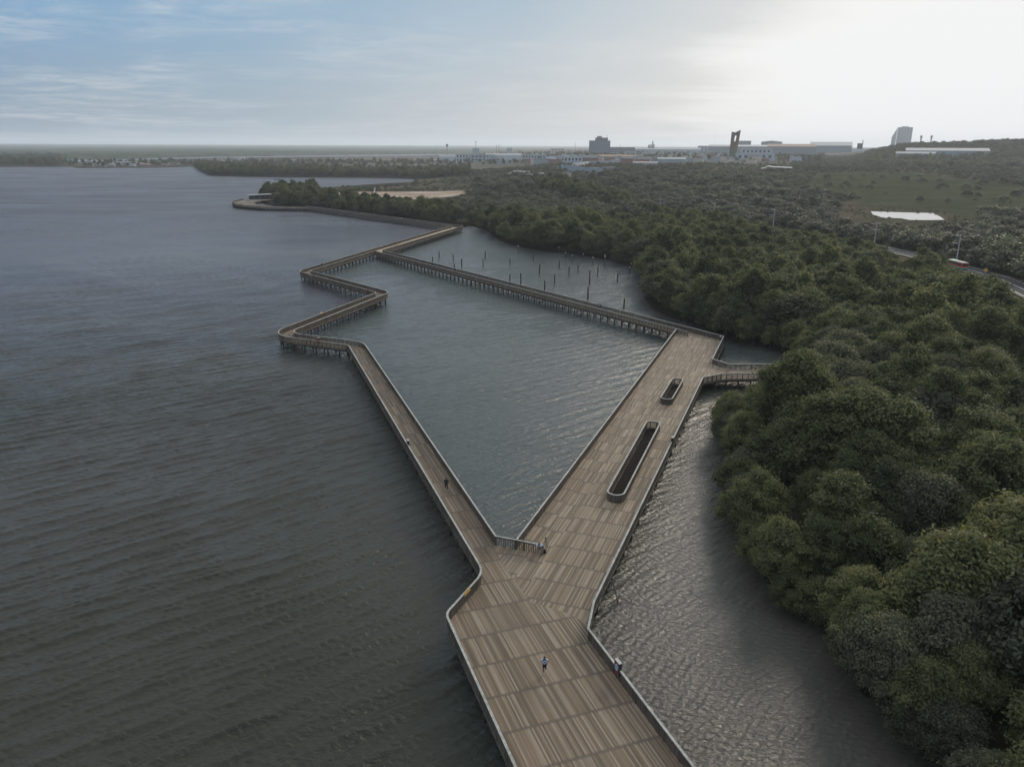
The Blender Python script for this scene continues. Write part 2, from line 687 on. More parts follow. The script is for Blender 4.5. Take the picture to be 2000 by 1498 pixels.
# ------------------------------------------------------------------ water
A_c = [(6.06, 27), (-5.95, 61.8), (-2.75, 69.1), (-35.0, 161.3), (-55.2, 170.6), (-39.2, 223.2), (-72.6, 262.3), (-32.3, 419.6)]
# water sheltered by the boardwalk and the mangroves
CALM = [(20, 10)] + A_c + [(-140, 552)] + SHORE[:46][::-1]
mt, t, bs, out = material('lagoon_water')
gm = t.new('ShaderNodeNewGeometry')
pos = gm.outputs['Position']
patch = t.noise(pos, .011, 4, .55)
patch2 = t.noise(t.mapping(pos, rot=(0, 0, rad(-40)), scale=(.35, 1, 1)), .035, 3, .5)
base_w = t.mix(t.smooth(patch, .35, .65), (.036, .037, .027), (.046, .042, .034))
bs.inputs['IOR'].default_value = 1.333
# wind chop whose crests run 40 degrees from the x axis
wv = t.mapping(pos, rot=(0, 0, rad(-130)))
wavet = t.new('ShaderNodeTexWave', wave_type='BANDS', bands_direction='X', wave_profile='SIN')
t.put(wavet.inputs['Vector'], wv)
wavet.inputs['Scale'].default_value = .094
wavet.inputs['Distortion'].default_value = 9.0
wavet.inputs['Detail'].default_value = 3.0
wavet.inputs['Detail Scale'].default_value = .22
wavet.inputs['Detail Roughness'].default_value = .45
swell = t.m('POWER', wavet.outputs['Fac'], 1.6)
chop = t.noise(t.mapping(pos, rot=(0, 0, rad(-36)), scale=(.42, 1.0, 1)), 1.5, 3, .55, dist=.35)
rip = t.noise(t.mapping(pos, rot=(0, 0, rad(-30)), scale=(.55, 1.0, 1)), 3.6, 4, .62, dist=.4)
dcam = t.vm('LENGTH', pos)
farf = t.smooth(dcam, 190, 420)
hgt = t.m('ADD', t.m('ADD', t.m('MULTIPLY', farf, t.m('MULTIPLY', swell, .18)), t.m('MULTIPLY', t.smooth(dcam, 60, 160), t.m('MULTIPLY', chop, .42))), t.m('MULTIPLY', rip, .16))
bp = t.new('ShaderNodeBump')
bp.inputs['Strength'].default_value = .85
bp.inputs['Distance'].default_value = 1.0
t.put(bp.inputs['Height'], hgt)
t.put(bs.inputs['Roughness'], t.m('ADD', t.smooth(dcam, 140, 700, .09, .36), t.m('MULTIPLY', t.smooth(dcam, 200, 700), t.m('MULTIPLY', t.m('SUBTRACT', patch2, .5), .5))))
calm = t.new('ShaderNodeAttribute', attribute_name='calm').outputs['Fac']
chan = t.new('ShaderNodeAttribute', attribute_name='channel').outputs['Fac']
base_w = t.mix(t.m('MULTIPLY', t.smooth(dcam, 90, 330), .9), base_w, t.mix(t.smooth(patch2, .4, .6), (.056, .056, .072), (.060, .054, .060)))  # mauve with distance, painted in for the bluer sky reflection out there
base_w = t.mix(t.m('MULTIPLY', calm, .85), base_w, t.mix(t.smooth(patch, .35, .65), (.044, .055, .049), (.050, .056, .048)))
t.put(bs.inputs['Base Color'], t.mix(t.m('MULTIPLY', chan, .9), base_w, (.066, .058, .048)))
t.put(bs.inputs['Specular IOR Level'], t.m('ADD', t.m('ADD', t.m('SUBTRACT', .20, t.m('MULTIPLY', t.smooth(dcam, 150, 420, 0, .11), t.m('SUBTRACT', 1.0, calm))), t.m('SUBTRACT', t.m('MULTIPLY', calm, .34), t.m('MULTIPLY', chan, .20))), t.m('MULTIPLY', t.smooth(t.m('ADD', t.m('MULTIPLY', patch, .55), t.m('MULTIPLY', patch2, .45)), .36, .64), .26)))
t.l.new(bp.outputs[0], bs.inputs['Normal'])
wm = mt
az2 = np.radians(np.concatenate([np.linspace(-180, -40, 40, endpoint=False), np.linspace(-40, 38, 800), np.linspace(41, 180, 40)]))
wr = [0.01, 20.0, 30.0]
spc = [10.0, 10.0, 5.0]
while wr[-1] < 520:
    d_ = wr[-1]
    st = max(.15, .55 * (d_ * d_ + HC * HC) / (760.0 * HC) * .55)
    wr.append(d_ + st)
    spc.append(st)
for d_ in np.geomspace(560, 22000, 26):
    wr.append(d_)
    spc.append(60.0)
wr, spc = np.array(wr), np.array(spc)
A, R = np.meshgrid(az2, wr, indexing='ij')
WX, WY = np.sin(A) * R, np.cos(A) * R
cell = np.maximum(np.broadcast_to(spc, A.shape), R * rad(78 / 800))
WZ = np.zeros_like(A)
g = np.random.default_rng(23)
gust = .55 + .75 * (fbm(WX / 46, WY / 30, 91, 3) * .5 + .5)
# long regular wind waves, crests at 40 degrees; warped so that no crest is straight for long
wx = WX + 1.6 * fbm(WX / 26, WY / 26, 81, 2)
wy = WY + 1.6 * fbm(WX / 26, WY / 26, 85, 2)
# the boardwalk breaks the long waves: little of them is left in the basin, almost none in the channel
calm_ = smooth(4, -6, poly_sd(np.column_stack([WX.ravel(), WY.ravel()]), CALM)).reshape(WX.shape)
xb = np.interp(WY, [20, 59.6, 63.8, 138.15, 141, 142], [21.2, 6.85, 7.75, 35.35, 42, 400])
chan = smooth(-2, 3, WX - xb) * (WY < 260)
shelter = 1 - .52 * calm_ - .38 * chan
shelter2 = 1 - .30 * calm_ - .30 * chan
comps = []
for k_ in range(7):
    comps.append((g.uniform(2.2, 3.6), 130 + g.normal(0, 2.4), .031, 2.0))
for k_ in range(16):
    comps.append((g.uniform(.9, 1.9), 128 + g.normal(0, 10), .0115, 1.6))
for k_ in range(26):
    comps.append((g.uniform(.40, .9), 116 + g.normal(0, 30), .0175, 1.2))
for lam, dr, st, sharp in comps:
    fade = np.clip((lam / cell - 2.0) / 2.5, 0, 1)
    ph = 2 * PI / lam * (wx * math.cos(rad(dr)) + wy * math.sin(rad(dr))) + g.uniform(0, 6.28)
    q = np.sin(ph - (.62 if lam > 2 else .3) * np.sin(ph)) * .5 + .5
    WZ += fade * gust * (shelter if lam > 2 else shelter2 if lam > .9 else 1.0) * (q ** sharp - .45) * st * lam
WZ *= smooth(0, 6, R) * smooth(560, 380, R)
WP = np.stack([WX, WY, WZ], -1).reshape(-1, 3)
idx = np.arange(WP.shape[0]).reshape(len(az2), len(wr))
Qd = np.stack([idx[:-1, :-1], idx[1:, :-1], idx[1:, 1:], idx[:-1, 1:]], -1).reshape(-1, 4)
wme = np_mesh('water', WP, Qd[:, ::-1], True)
at_ = wme.attributes.new('calm', 'FLOAT', 'POINT')
at_.data.foreach_set('value', calm_.ravel().astype(np.float32))
at_ = wme.attributes.new('channel', 'FLOAT', 'POINT')
at_.data.foreach_set('value', chan.ravel().astype(np.float32))
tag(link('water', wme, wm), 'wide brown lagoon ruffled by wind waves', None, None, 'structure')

mt, t, bs, out = material('still_water')
bs.inputs['Base Color'].default_value = (.05, .05, .045, 1)
bs.inputs['Roughness'].default_value = .08
bs.inputs['Specular IOR Level'].default_value = .8
gm = t.new('ShaderNodeNewGeometry')
bp = t.new('ShaderNodeBump')
bp.inputs['Strength'].default_value = .015
t.put(bp.inputs['Height'], t.noise(gm.outputs['Position'], 2.0, 2))
t.l.new(bp.outputs[0], bs.inputs['Normal'])
for nm, P, lb in (('pond', POND, 'bright still pond in the green field'), ('pond', POND2, 'tiny bright pool among the scrub')):
    b = MB()
    b.face(*[(p[0], p[1], float(terrain([p])[0]) + .12) for p in reversed(P)])
    o = b.build(nm, mt)
    tag(o, lb, None, None, 'structure')
    if o.data.polygons[0].normal.z < 0: o.data.flip_normals()

# ------------------------------------------------------------------ road
asphalt = plain('asphalt', (.055, .055, .058), .95, .18, .5, spec=.05)
paint = plain('road_paint', (.62, .62, .58), .7, .12, 2)


def ribbon(P, w, dz, off=0.0):
    P = np.asarray(P)
    L = arclen(P)
    s = np.arange(0, L[-1], 5.0)
    p, d = sample(P, s)
    n = np.stack([d[:, 1], -d[:, 0]], 1)
    p = p + n * off
    zc = terrain(p)
    V = np.concatenate([np.column_stack([p - n * w / 2, zc + dz]), np.column_stack([p + n * w / 2, zc + dz])])
    m = len(p)
    i = np.arange(m - 1)
    Q = np.stack([i, i + m, i + m + 1, i + 1], 1)
    return V, Q


V, Q = ribbon(ROAD, 9.0, .28)
rd = tag(link('road', np_mesh('road', V, Q), asphalt), 'grey two lane road curving behind the mangroves', None, None, 'structure')
for off in (-3.9, 3.9, 0.0):
    V, Q = ribbon(ROAD, .22 if off else .16, .30, off)
    link('lane_marking', np_mesh('lane_marking', V, Q), paint, rd)
kerbm = plain('kerb_concrete', (.10, .098, .09), .9, .2, 1.5)
V, Q = ribbon(ROAD, .8, .40, 4.95)
V2, Q2 = ribbon(ROAD, .8, .40, -4.95)
link('kerb', np_mesh('kerb', np.concatenate([V, V2]), np.concatenate([Q, Q2 + len(V)])), kerbm, rd)

# ------------------------------------------------------------------ wood
ZD, ZR = 2.0, 3.15


def deck_mat(name, L, stagger=0.0, tone=1.0):
    """boards along u (metres), joints every L metres"""
    mt, t, bs, out = material(name)
    uv = t.new('ShaderNodeUVMap')
    s = t.new('ShaderNodeSeparateXYZ')
    t.put(s.inputs[0], uv.outputs[0])
    u, v = s.outputs[0], s.outputs[1]
    W = .145
    vi = t.m('FLOOR', t.m('DIVIDE', v, W))
    vf = t.m('FRACT', t.m('DIVIDE', v, W))
    if stagger:
        colid = t.m('FLOOR', t.m('DIVIDE', v, 2.3))
        wn = t.new('ShaderNodeTexWhiteNoise', noise_dimensions='1D')
        t.put(wn.inputs['W'], colid)
        # only the bays on one side are laid in offset columns
        side = t.m('GREATER_THAN', v, stagger)
        u2 = t.m('ADD', u, t.m('MULTIPLY', t.m('MULTIPLY', t.m('ROUND', t.m('MULTIPLY', wn.outputs[0], 2.0)), .28), side))
    else:
        u2 = u
    un = t.m('DIVIDE', u2, L)
    ui = t.m('FLOOR', un)
    uf = t.m('FRACT', un)
    cb = t.new('ShaderNodeCombineXYZ')
    t.put(cb.inputs[0], vi)
    t.put(cb.inputs[1], ui)
    wn = t.new('ShaderNodeTexWhiteNoise', noise_dimensions='2D')
    t.put(wn.inputs['Vector'], cb.outputs[0])
    cb3 = t.new('ShaderNodeCombineXYZ')
    t.put(cb3.inputs[0], t.m('MULTIPLY', u, .35))
    t.put(cb3.inputs[1], t.m('MULTIPLY', v, 9.0))
    streak = t.noise(cb3.outputs[0], 1.0, 5, .65)
    cb4 = t.new('ShaderNodeCombineXYZ')
    t.put(cb4.inputs[0], t.m('MULTIPLY', u, .16))
    t.put(cb4.inputs[1], t.m('MULTIPLY', v, .8))
    broad = t.noise(cb4.outputs[0], 1.0, 3, .6)
    f = t.m('ADD', t.m('ADD', t.m('MULTIPLY', wn.outputs[0], .54), t.m('MULTIPLY', streak, .42)), t.m('ADD', t.m('MULTIPLY', broad, .24), .09))
    col = t.ramp(f, [(.36, (.088 * tone, .067 * tone, .050 * tone)), (.60, (.152 * tone, .110 * tone, .071 * tone)), (.80, (.204 * tone, .153 * tone, .103 * tone)), (1.0, (.30 * tone, .243 * tone, .182 * tone))])
    gap = t.m('LESS_THAN', vf, .10)
    col = t.mix(t.m('MULTIPLY', gap, .62), col, (.025, .02, .016))
    jd = t.m('ABSOLUTE', t.m('SUBTRACT', uf, .5))
    jw = .5 - .14 / L
    jn = t.m('GREATER_THAN', jd, jw)
    jl = t.m('GREATER_THAN', jd, .5 - .035 / L)
    jb = t.m('MULTIPLY', t.m('GREATER_THAN', jd, jw - .03 / L), t.m('SUBTRACT', 1, jn))
    col = t.mix(t.m('MULTIPLY', jn, .6), col, (.125 * tone, .098 * tone, .078 * tone))
    col = t.mix(t.m('MULTIPLY', t.m('ADD', jl, jb, clamp=True), .68), col, (.035, .028, .022))
    # worn and damp areas of the boards
    gm = t.new('ShaderNodeNewGeometry')
    damp = t.noise(gm.outputs['Position'], .16, 5, .6)
    col = t.mix(t.smooth(damp, .5, .72, 0, .45), col, t.mix(.6, col, (.085, .078, .072)))
    t.put(bs.inputs['Base Color'], col)
    t.put(bs.inputs['Roughness'], t.m('ADD', .62, t.m('MULTIPLY', streak, .25)))
    bs.inputs['Specular IOR Level'].default_value = .25
    bp = t.new('ShaderNodeBump')
    bp.inputs['Strength'].default_value = .35
    bp.inputs['Distance'].default_value = .02
    t.put(bp.inputs['Height'], t.m('SUBTRACT', streak, t.m('MULTIPLY', gap, 1.0)))
    t.l.new(bp.outputs[0], bs.inputs['Normal'])
    return mt


M_plaza = deck_mat('plaza_boards', 4.05, 0, .86)
M_wide = deck_mat('promenade_boards', 3.6, 7.4, .94)
M_walk = deck_mat('walkway_boards', 4.6, 0, .8)
M_pale = deck_mat('pale_boards', 4.6, 0, 1.9)  # lighter boards for the causeway


def wood(name, dark, light, stretch=(3, 3, .25), rough=.8):
    mt, t, bs, out = material(name)
    g = t.new('ShaderNodeNewGeometry')
    n = t.noise(t.mapping(g.outputs['Position'], scale=stretch), 2.2, 5, .6)
    n2 = t.noise(g.outputs['Position'], .5, 3)
    t.put(bs.inputs['Base Color'], t.mix(t.smooth(t.m('ADD', t.m('MULTIPLY', n, .7), t.m('MULTIPLY', n2, .3)), .32, .68), dark, light))
    bs.inputs['Roughness'].default_value = rough
    bs.inputs['Specular IOR Level'].default_value = .2
    return mt


M_slat = wood('weathered_slats', (.068, .053, .041), (.170, .140, .112))
M_rail = wood('silvered_handrail', (.20, .20, .185), (.38, .375, .345), (1.2, 1.2, 1.2))
M_pile = wood('wet_piles', (.020, .018, .016), (.060, .052, .045))
M_brace = wood('brace_timber', (.05, .043, .036), (.15, .13, .11), (.6, .6, .6))

board = empty('boardwalk', (0, 0, 0), 0, 'long brown wooden boardwalk zigzagging over the lagoon on dark piles, edged by slatted railings', 'boardwalk')


def deck_uv(me, ang, org=(0, 0)):
    uvl = me.uv_layers.new(name='UVMap')
    n = len(me.loops)
    vi = np.zeros(n, np.int32)
    me.loops.foreach_get('vertex_index', vi)
    cov = np.zeros(len(me.vertices) * 3)
    me.vertices.foreach_get('co', cov)
    p = cov.reshape(-1, 3)[vi][:, :2] - np.array(org)
    a = rad(ang)
    uu = p[:, 0] * math.cos(a) + p[:, 1] * math.sin(a)
    vv = -p[:, 0] * math.sin(a) + p[:, 1] * math.cos(a)
    uvl.data.foreach_set('uv', np.column_stack([uu, vv]).ravel())


def deck_poly(name, outer, ang, mat, holes=(), org=(0, 0)):
    loops = [list(outer)] + [list(h) for h in holes]
    flat = [p for lp in loops for p in lp]
    tris = MG.tessellate_polygon([[Vector((p[0], p[1], 0)) for p in lp] for lp in loops])
    n = len(flat)
    v = [(p[0], p[1], ZD) for p in flat] + [(p[0], p[1], ZD - .14) for p in flat]
    f = []
    for a, b, c in tris:
        pa, pb, pc = flat[a], flat[b], flat[c]
        cr_ = (pb[0] - pa[0]) * (pc[1] - pa[1]) - (pb[1] - pa[1]) * (pc[0] - pa[0])
        if abs(cr_) < 1e-9: continue
        if cr_ < 0: b, c = c, b
        f.append((a, b, c))
        f.append((a + n, c + n, b + n))
    me = bpy.data.meshes.new(name)
    me.from_pydata(v, [], f)
    deck_uv(me, ang, org)
    return link(name, me, mat, board)


def deck_strip(name, Lp, Rp, mat):
    """deck between two matching polylines, boards running along it"""
    Lp, Rp = np.asarray(Lp, float), np.asarray(Rp, float)
    mid = (Lp + Rp) / 2
    s = arclen(mid)
    w = np.hypot(*(Lp - Rp).T)
    n = len(Lp)
    V = np.concatenate([np.column_stack([q, np.full(n, z)]) for q, z in ((Lp, ZD), (Rp, ZD), (Lp, ZD - .14), (Rp, ZD - .14))])
    i = np.arange(n - 1)
    Q = np.concatenate([np.stack([i, i + n, i + n + 1, i + 1], 1), np.stack([i + 2 * n, i + 2 * n + 1, i + 3 * n + 1, i + 3 * n], 1)])
    me = np_mesh(name, V, Q)
    uvl = me.uv_layers.new(name='UVMap')
    uvv = np.concatenate([np.column_stack([s, w / 2]), np.column_stack([s, -w / 2])] * 2)
    vi = np.zeros(len(me.loops), np.int32)
    me.loops.foreach_get('vertex_index', vi)
    uvl.data.foreach_set('uv', uvv[vi].ravel())
    return link(name, me, mat, board)


def railing(P, spacing=.135, closed=False, side=0.0, skirt=.5, name='railing', gaps=()):
    """slatted railing with dark posts and a flat silvery handrail along polyline P"""
    P = [tuple(p) for p in P]
    if closed: P = P + [P[0]]
    L = arclen(P)[-1]
    n = max(3, int(L / spacing))
    p, d = sample(P, (np.arange(n) + .5) * L / n)
    jz = rng.uniform(-.10, .04, n)
    V1, Q1 = boxes_mesh('s', p, d, spacing * .40, .05, ZD - skirt + jz, ZR - .05, False)
    ps = 1.08
    m = max(2, int(round(L / ps)))
    p2, d2 = sample(P, np.linspace(0.05, L - .05, m + 1))
    V2, Q2 = boxes_mesh('p', p2, d2, .11, .13, ZD - skirt - .05, ZR - .04, False)
    V3, F3 = sweep(P[:-1] if closed else P, .09, ZD - .38, ZD - .1, closed)
    V4, F4 = sweep(P[:-1] if closed else P, .07, ZR - .22, ZR - .13, closed)
    quads = [tuple(q) for q in np.concatenate([Q1, Q2 + len(V1)])]
    o3 = len(V1) + len(V2)
    quads += [tuple(i + o3 for i in f) for f in F3]
    o4 = o3 + len(V3)
    quads += [tuple(i + o4 for i in f) for f in F4]
    me = np_mesh(name, np.concatenate([V1, V2, V3, V4]), np.array(quads))
    o = link(name, me, M_slat, board)
    V5, F5 = sweep(P[:-1] if closed else P, .21, ZR - .05, ZR, closed)
    me = bpy.data.meshes.new('handrail')
    me.from_pydata([tuple(v) for v in V5], [], F5)
    link('handrail', me, M_rail, o)
    return o


# corner points of the outer rail, camera side first
WK = 3.45
mid_c = offset(A_c[1:], WK / 2)
mid_c[0] = (mid_c[0][0], mid_c[0][1])
near_A = fillet(A_c[:3] + [(-4.6, 74.4)], [1.8, 4.0])
# walkway: left, centre and right lines share their sampling
ctr = fillet([(-3.35, 76.0)] + mid_c[2:], [5.0, 6.2, 5.2, 5.0])
W_L = offset(ctr, -WK / 2)
W_R = offset(ctr, WK / 2)
# the T: where the back walkway meets the zigzag
N0 = (40.5, 174.8)
nd = nrm((-91.1, 133.3))
BW = 3.7
bn = (nd[1], -nd[0])


def isect(p, d, q, e):
    den = d[0] * e[1] - d[1] * e[0]
    k = ((q[0] - p[0]) * e[1] - (q[1] - p[1]) * e[0]) / den
    return (p[0] + d[0] * k, p[1] + d[1] * k)


seg_d = nrm((A_c[7][0] - A_c[6][0], A_c[7][1] - A_c[6][1]))
R_line = offset(A_c, WK)
T1 = isect(N0, nd, R_line[6], nrm((R_line[7][0] - R_line[6][0], R_line[7][1] - R_line[6][1])))
E_d = nrm((-27.1 + 42.1, 410.7 - 355))
T2 = isect((N0[0] + bn[0] * BW, N0[1] + bn[1] * BW), nd, (-43.1, 355), E_d)
E_corner = (-26.2, 418.4)
fwd_ = nrm((FARWALK[1][0] - FARWALK[0][0], FARWALK[1][1] - FARWALK[0][1]))
E_corner = isect((-43.1, 355), E_d, FARWALK[0], fwd_)
FW = 3.6
fl = (-fwd_[1], fwd_[0])          # towards open water
far_near0 = (E_corner[0] + fl[0] * FW, E_corner[1] + fl[1] * FW)
A7 = isect(A_c[6], seg_d, far_near0, fwd_)
far_end = isect(FARWALK[0], fwd_, (-200, 553.0), (1, 0.05))
far_end_n = isect(far_near0, fwd_, (-200, 546.5), (1, -.05))
# cut the walkway strip at the T
cut = next(i for i, q in enumerate(W_R) if q[1] > T1[1] and i > 20)
W_Rc = W_R[:cut] + [T1]
sL = ((T1[0] - A_c[6][0]) * seg_d[0] + (T1[1] - A_c[6][1]) * seg_d[1])
TL = (A_c[6][0] + seg_d[0] * sL, A_c[6][1] + seg_d[1] * sL)
W_Lc = W_L[:cut] + [TL]
# end platform outline, from the far walkway round its rounded tip to the pavilion
PLAT_F = [far_end_n, (-158, 547.5), (-171, 549.5), (-187.6, 558.5), (-198.5, 570.5), (-206, 584), (-210.5, 600), (-211.5, 614.4), (-212, 628), (-212.5, 647)]
PLAT_F = fillet(PLAT_F, [6, 20, 14, 14, 14, 14, 12, 4], 1.0)
PLAT_B = [(-183, 648), (-183, 628), (-196, 618), (-195, 600), (-188, 583), (-177, 570), (-165, 562), far_end]

rails = []
tip_A = (near_A[-1][0], near_A[-1][1])
rA = dens(near_A[:-1] + [q for q in W_Lc if q[1] > near_A[-1][1] + .2])
# split the long outer rail in bays so that each is one part
k1 = next(i for i, q in enumerate(rA) if q[1] > 150)
k2 = next(i for i, q in enumerate(rA) if q[1] > 196)
k3 = next(i for i, q in enumerate(rA) if q[1] > 240)
railing(rA[:k1 + 1])
railing(rA[k1:k2 + 1])
railing(rA[k2:k3 + 1])
railing(rA[k3:], .16)
railing([TL] + fillet([TL, A7, far_end_n], [1.5])[1:], .2)
railing([q for q in PLAT_F if q[1] < 629], .28)
B_c = [(17.2, 31), (6.85, 59.6), (7.75, 63.8), (35.35, 138.15), (39.3, 140.4), (42.2, 140.8), (57.5, 141.6)]
rB = dens(fillet(B_c, [.3, 1.2, .8, .8, .8]))
kb = next(i for i, q in enumerate(rB) if q[1] > 66)
ke = next(i for i, q in enumerate(rB) if q[1] > 138.4)
railing(rB[:kb + 1])
railing(rB[kb:ke + 1])
railing(rB[ke:], .15, skirt=.3)
E_c = [(62, 148.0), (42.5, 147.3), (40.3, 151.2), (47.7, 171.0), (45.9, 172.9)]
eline0 = (N0[0] + bn[0] * BW, N0[1] + bn[1] * BW)
E_c[-1] = isect(E_c[2], nrm((7.4, 19.8)), eline0, nd)
E_c = E_c[:3] + [E_c[-1], T2, E_corner, far_end]
rE = dens(fillet(E_c, [.8, .8, .5, 1.0, 2.6]))
a1 = next(i for i, q in enumerate(rE) if q[1] > 150.8)
a2 = next(i for i, q in enumerate(rE) if q[1] > E_c[3][1] + .5)
a3 = next(i for i, q in enumerate(rE) if q[1] > T2[1] - 1)
a4 = next(i for i, q in enumerate(rE) if q[1] > E_corner[1] - 4)
railing(rE[:a1 + 1], .15, skirt=.3)
railing(rE[a1:a2 + 1])
railing(rE[a2:a3 + 1], .16)
railing(rE[a3:a4 + 1], .2)
railing(rE[a4:], .22)
railing([N0, T1], .16)
rN = dens(W_Rc[::-1])
kn = next(i for i, q in enumerate(rN) if q[1] < 250)
kn2 = next(i for i, q in enumerate(rN) if q[1] < 166)
railing(rN[:kn + 1], .16)
railing(rN[kn:kn2 + 1])
WRstart = W_R[0]
Dp = (.55, 75.75)
railing(rN[kn2:])
railing([WRstart, Dp, (3.45, 74.55)], .2, skirt=.12)
C_top = isect(Dp, nrm((37.9, 102.3)), N0, nd)
railing([C_top, Dp])


def stadium(p0, p1, r):
    """rounded slot between two end centres"""
    d = nrm((p1[0] - p0[0], p1[1] - p0[1]))
    n = (d[1], -d[0])
    out = []
    for c, s in ((p1, 1), (p0, -1)):
        for k in range(13):
            a = -PI / 2 + PI * k / 12
            out.append((c[0] + (d[0] * math.cos(a) + -n[0] * math.sin(a)) * r * s, c[1] + (d[1] * math.cos(a) + -n[1] * math.sin(a)) * r * s))
    return out


W1 = stadium((26.35, 126.0), (30.3, 136.5), .98)
W2 = stadium((12.95, 88.2), (21.75, 113.0), 1.05)
for wl in (W1, W2):
    railing(wl, .17, True, skirt=.6, name='well_railing')

M_wellshade = wood('well_shade_timber', (.018, .015, .012), (.045, .038, .032))  # for beams added across the wells to make their insides dark
for wl in (W1, W2):
    a0, a1 = np.array(wl[:13]).mean(0), np.array(wl[13:]).mean(0)
    dv_ = a0 - a1
    L_ = np.hypot(*dv_)
    an_ = math.atan2(dv_[1], dv_[0])
    b = MB()
    for k_ in range(int(L_ / .55) + 3):
        q = a1 - dv_ / L_ * .6 + dv_ / L_ * .55 * k_
        b.box((q[0], q[1], 1.45), (.16, 2.4, .34), an_)
    for o_ in (-.45, .25):
        b.box(((a0[0] + a1[0]) / 2 - math.sin(an_) * o_, (a0[1] + a1[1]) / 2 + math.cos(an_) * o_, 1.14), (L_ + 2.2, .3, .28), an_)
    b.build('well_shade_beams', M_wellshade, board)
SEAM = [(-1.8, 75.5), (.1, 69.9), (1.9, 65.4), (4.9, 63.9), (7.2, 62.0)]
pl = [q for q in near_A] + [tuple(W_L[0]), tuple(W_R[0])] + SEAM[:]
jB = [q for q in rB if q[1] < 62.0]
pl = pl + jB[::-1]
deck_poly('plaza_deck', pl, 109.4, M_plaza, org=(6.06, 28.8))
wd = [tuple(W_R[0]), Dp, C_top, N0, eline0]
wd += [q for q in fillet([(50, 172), E_c[3], (40.3, 151.2), (42.5, 147.3)], [.5, .8])[1:]]
wd += [(42.2, 140.8)]
wd += [q for q in fillet([(42.2, 140.8), (39.3, 140.4), (35.35, 138.15), (7.75, 63.8), (7.3, 61.9)], [.8, .8, 1.2])[1:-1] if q[1] > 62.3]
wd += SEAM[::-1]
o = deck_poly('promenade_deck', wd, 69.6, M_wide, [W1, W2], org=(15.5, 84.2))
deck_poly('footbridge_deck', [(42.5, 147.3), (42.2, 140.8), (58, 141.6), (60, 147.9)], 3.0, M_wide, org=(42, 144))
deck_strip('walkway_deck', W_Lc, W_Rc, M_walk)
deck_strip('walkway_deck', [N0, T1], [eline0, T2], M_walk)
deck_poly('causeway_deck', [TL, T1, T2, E_corner, A7], 75.3, M_pale, org=TL)
deck_strip('walkway_deck', [A7, far_end_n], [E_corner, far_end], M_walk)
deck_poly('platform_deck', PLAT_F + PLAT_B, 120, M_walk, org=(-180, 560))

# ---------------------------- piles, cap beams and braces
pile_me = MB().tube([(0, 0, -2.2), (0, 0, 1.5)], .15, 10).mesh('pile', True)
pile_me.materials.append(M_pile)
pile_pts = []
brace = MB()


def bents(Lp, Rp, step, inset=.35, every=1):
    """pairs of piles under a strip, a cap beam on each pair and diagonal braces along both sides"""
    mid = (np.asarray(Lp) + np.asarray(Rp)) / 2
    L = arclen(mid)[-1]
    n = max(2, int(L / step))
    ss = (np.arange(n) + .5) * L / n
    p, d = sample(mid, ss)
    w = np.hypot(*(np.asarray(Lp[0]) - np.asarray(Rp[0])))
    nrv = np.stack([-d[:, 1], d[:, 0]], 1)
    prev = None
    for i in range(n):
        a = p[i] + nrv[i] * (w / 2 - inset)
        b = p[i] - nrv[i] * (w / 2 - inset)
        pile_pts.append(tuple(a))
        pile_pts.append(tuple(b))
        brace.box((p[i][0], p[i][1], 1.38), (w - .2, .2, .26), math.atan2(nrv[i][1], nrv[i][0]))
        brace.tube([(a[0], a[1], .35), (b[0], b[1], 1.2)], .055, 5)
        if prev is not None:
            for u, v in ((prev[0], a), (prev[1], b)):
                if i % 2:
                    brace.tube([(u[0], u[1], 1.25), (v[0], v[1], .3)], .06, 5)
                else:
                    brace.tube([(u[0], u[1], .3), (v[0], v[1], 1.25)], .06, 5)
                brace.tube([(u[0], u[1], 1.42), (v[0], v[1], 1.42)], .09, 5)
        prev = (a, b)


bents(W_Lc, W_Rc, 3.1)
bents([N0, T1], [eline0, T2], 2.7)
bents([TL, A7], [T2, E_corner], 3.4)
bents([A7, far_end_n], [E_corner, far_end], 3.6)


def edge_piles(P, step, inset):
    P = offset(P, inset)
    L = arclen(P)[-1]
    p, d = sample(P, np.arange(step / 2, L, step))
    for q in p:
        pile_pts.append(tuple(q))
    for a, b in zip(p, p[1:]):
        brace.tube([(a[0], a[1], 1.45), (b[0], b[1], 1.45)], .11, 5)


edge_piles(near_A, 4.0, .4)
edge_piles(rB[:ke + 1], 4.0, -.4)
edge_piles(rB[ke:], 2.4, -.35)
edge_piles(rE[:a2 + 1], 2.6, .35)
edge_piles([C_top, Dp], 4.0, -.4)
edge_piles(PLAT_F, 3.0, .5)
edge_piles([(10, 45), (5, 60), (1.5, 70)], 4.0, 0)
edge_piles([(14.0, 87.5), (24, 114), (31, 134), (40, 165)], 4.0, 0)
brace.build('cross_bracing', M_brace, board)
pile_pts.sort(key=lambda q: q[0] ** 2 + q[1] ** 2)
vis = [q for q in pile_pts if q[1] > 78]
first = vis[:100]
keep = set(first)
rest = [q for q in pile_pts if q not in keep]
for q in first:
    link('pile', pile_me, None, board, (q[0], q[1], 0))
b = MB()
for q in rest:
    b.tube([(q[0], q[1], -2.2), (q[0], q[1], 1.5)], .15, 8)
tag(b.build('piles', M_pile, board), None, None, None, 'stuff')

# loose plank leaning from the deck edge into the channel
b = MB()
q = (10.1, 70.6)
b.tube([(q[0] + .25, q[1], 1.55), (q[0] + .75, q[1] - 2.1, -.2)], .07, 6)
tag(b.build('timber_strut', M_brace), 'brown timber strut slanting from the promenade edge into the channel', 'timber')

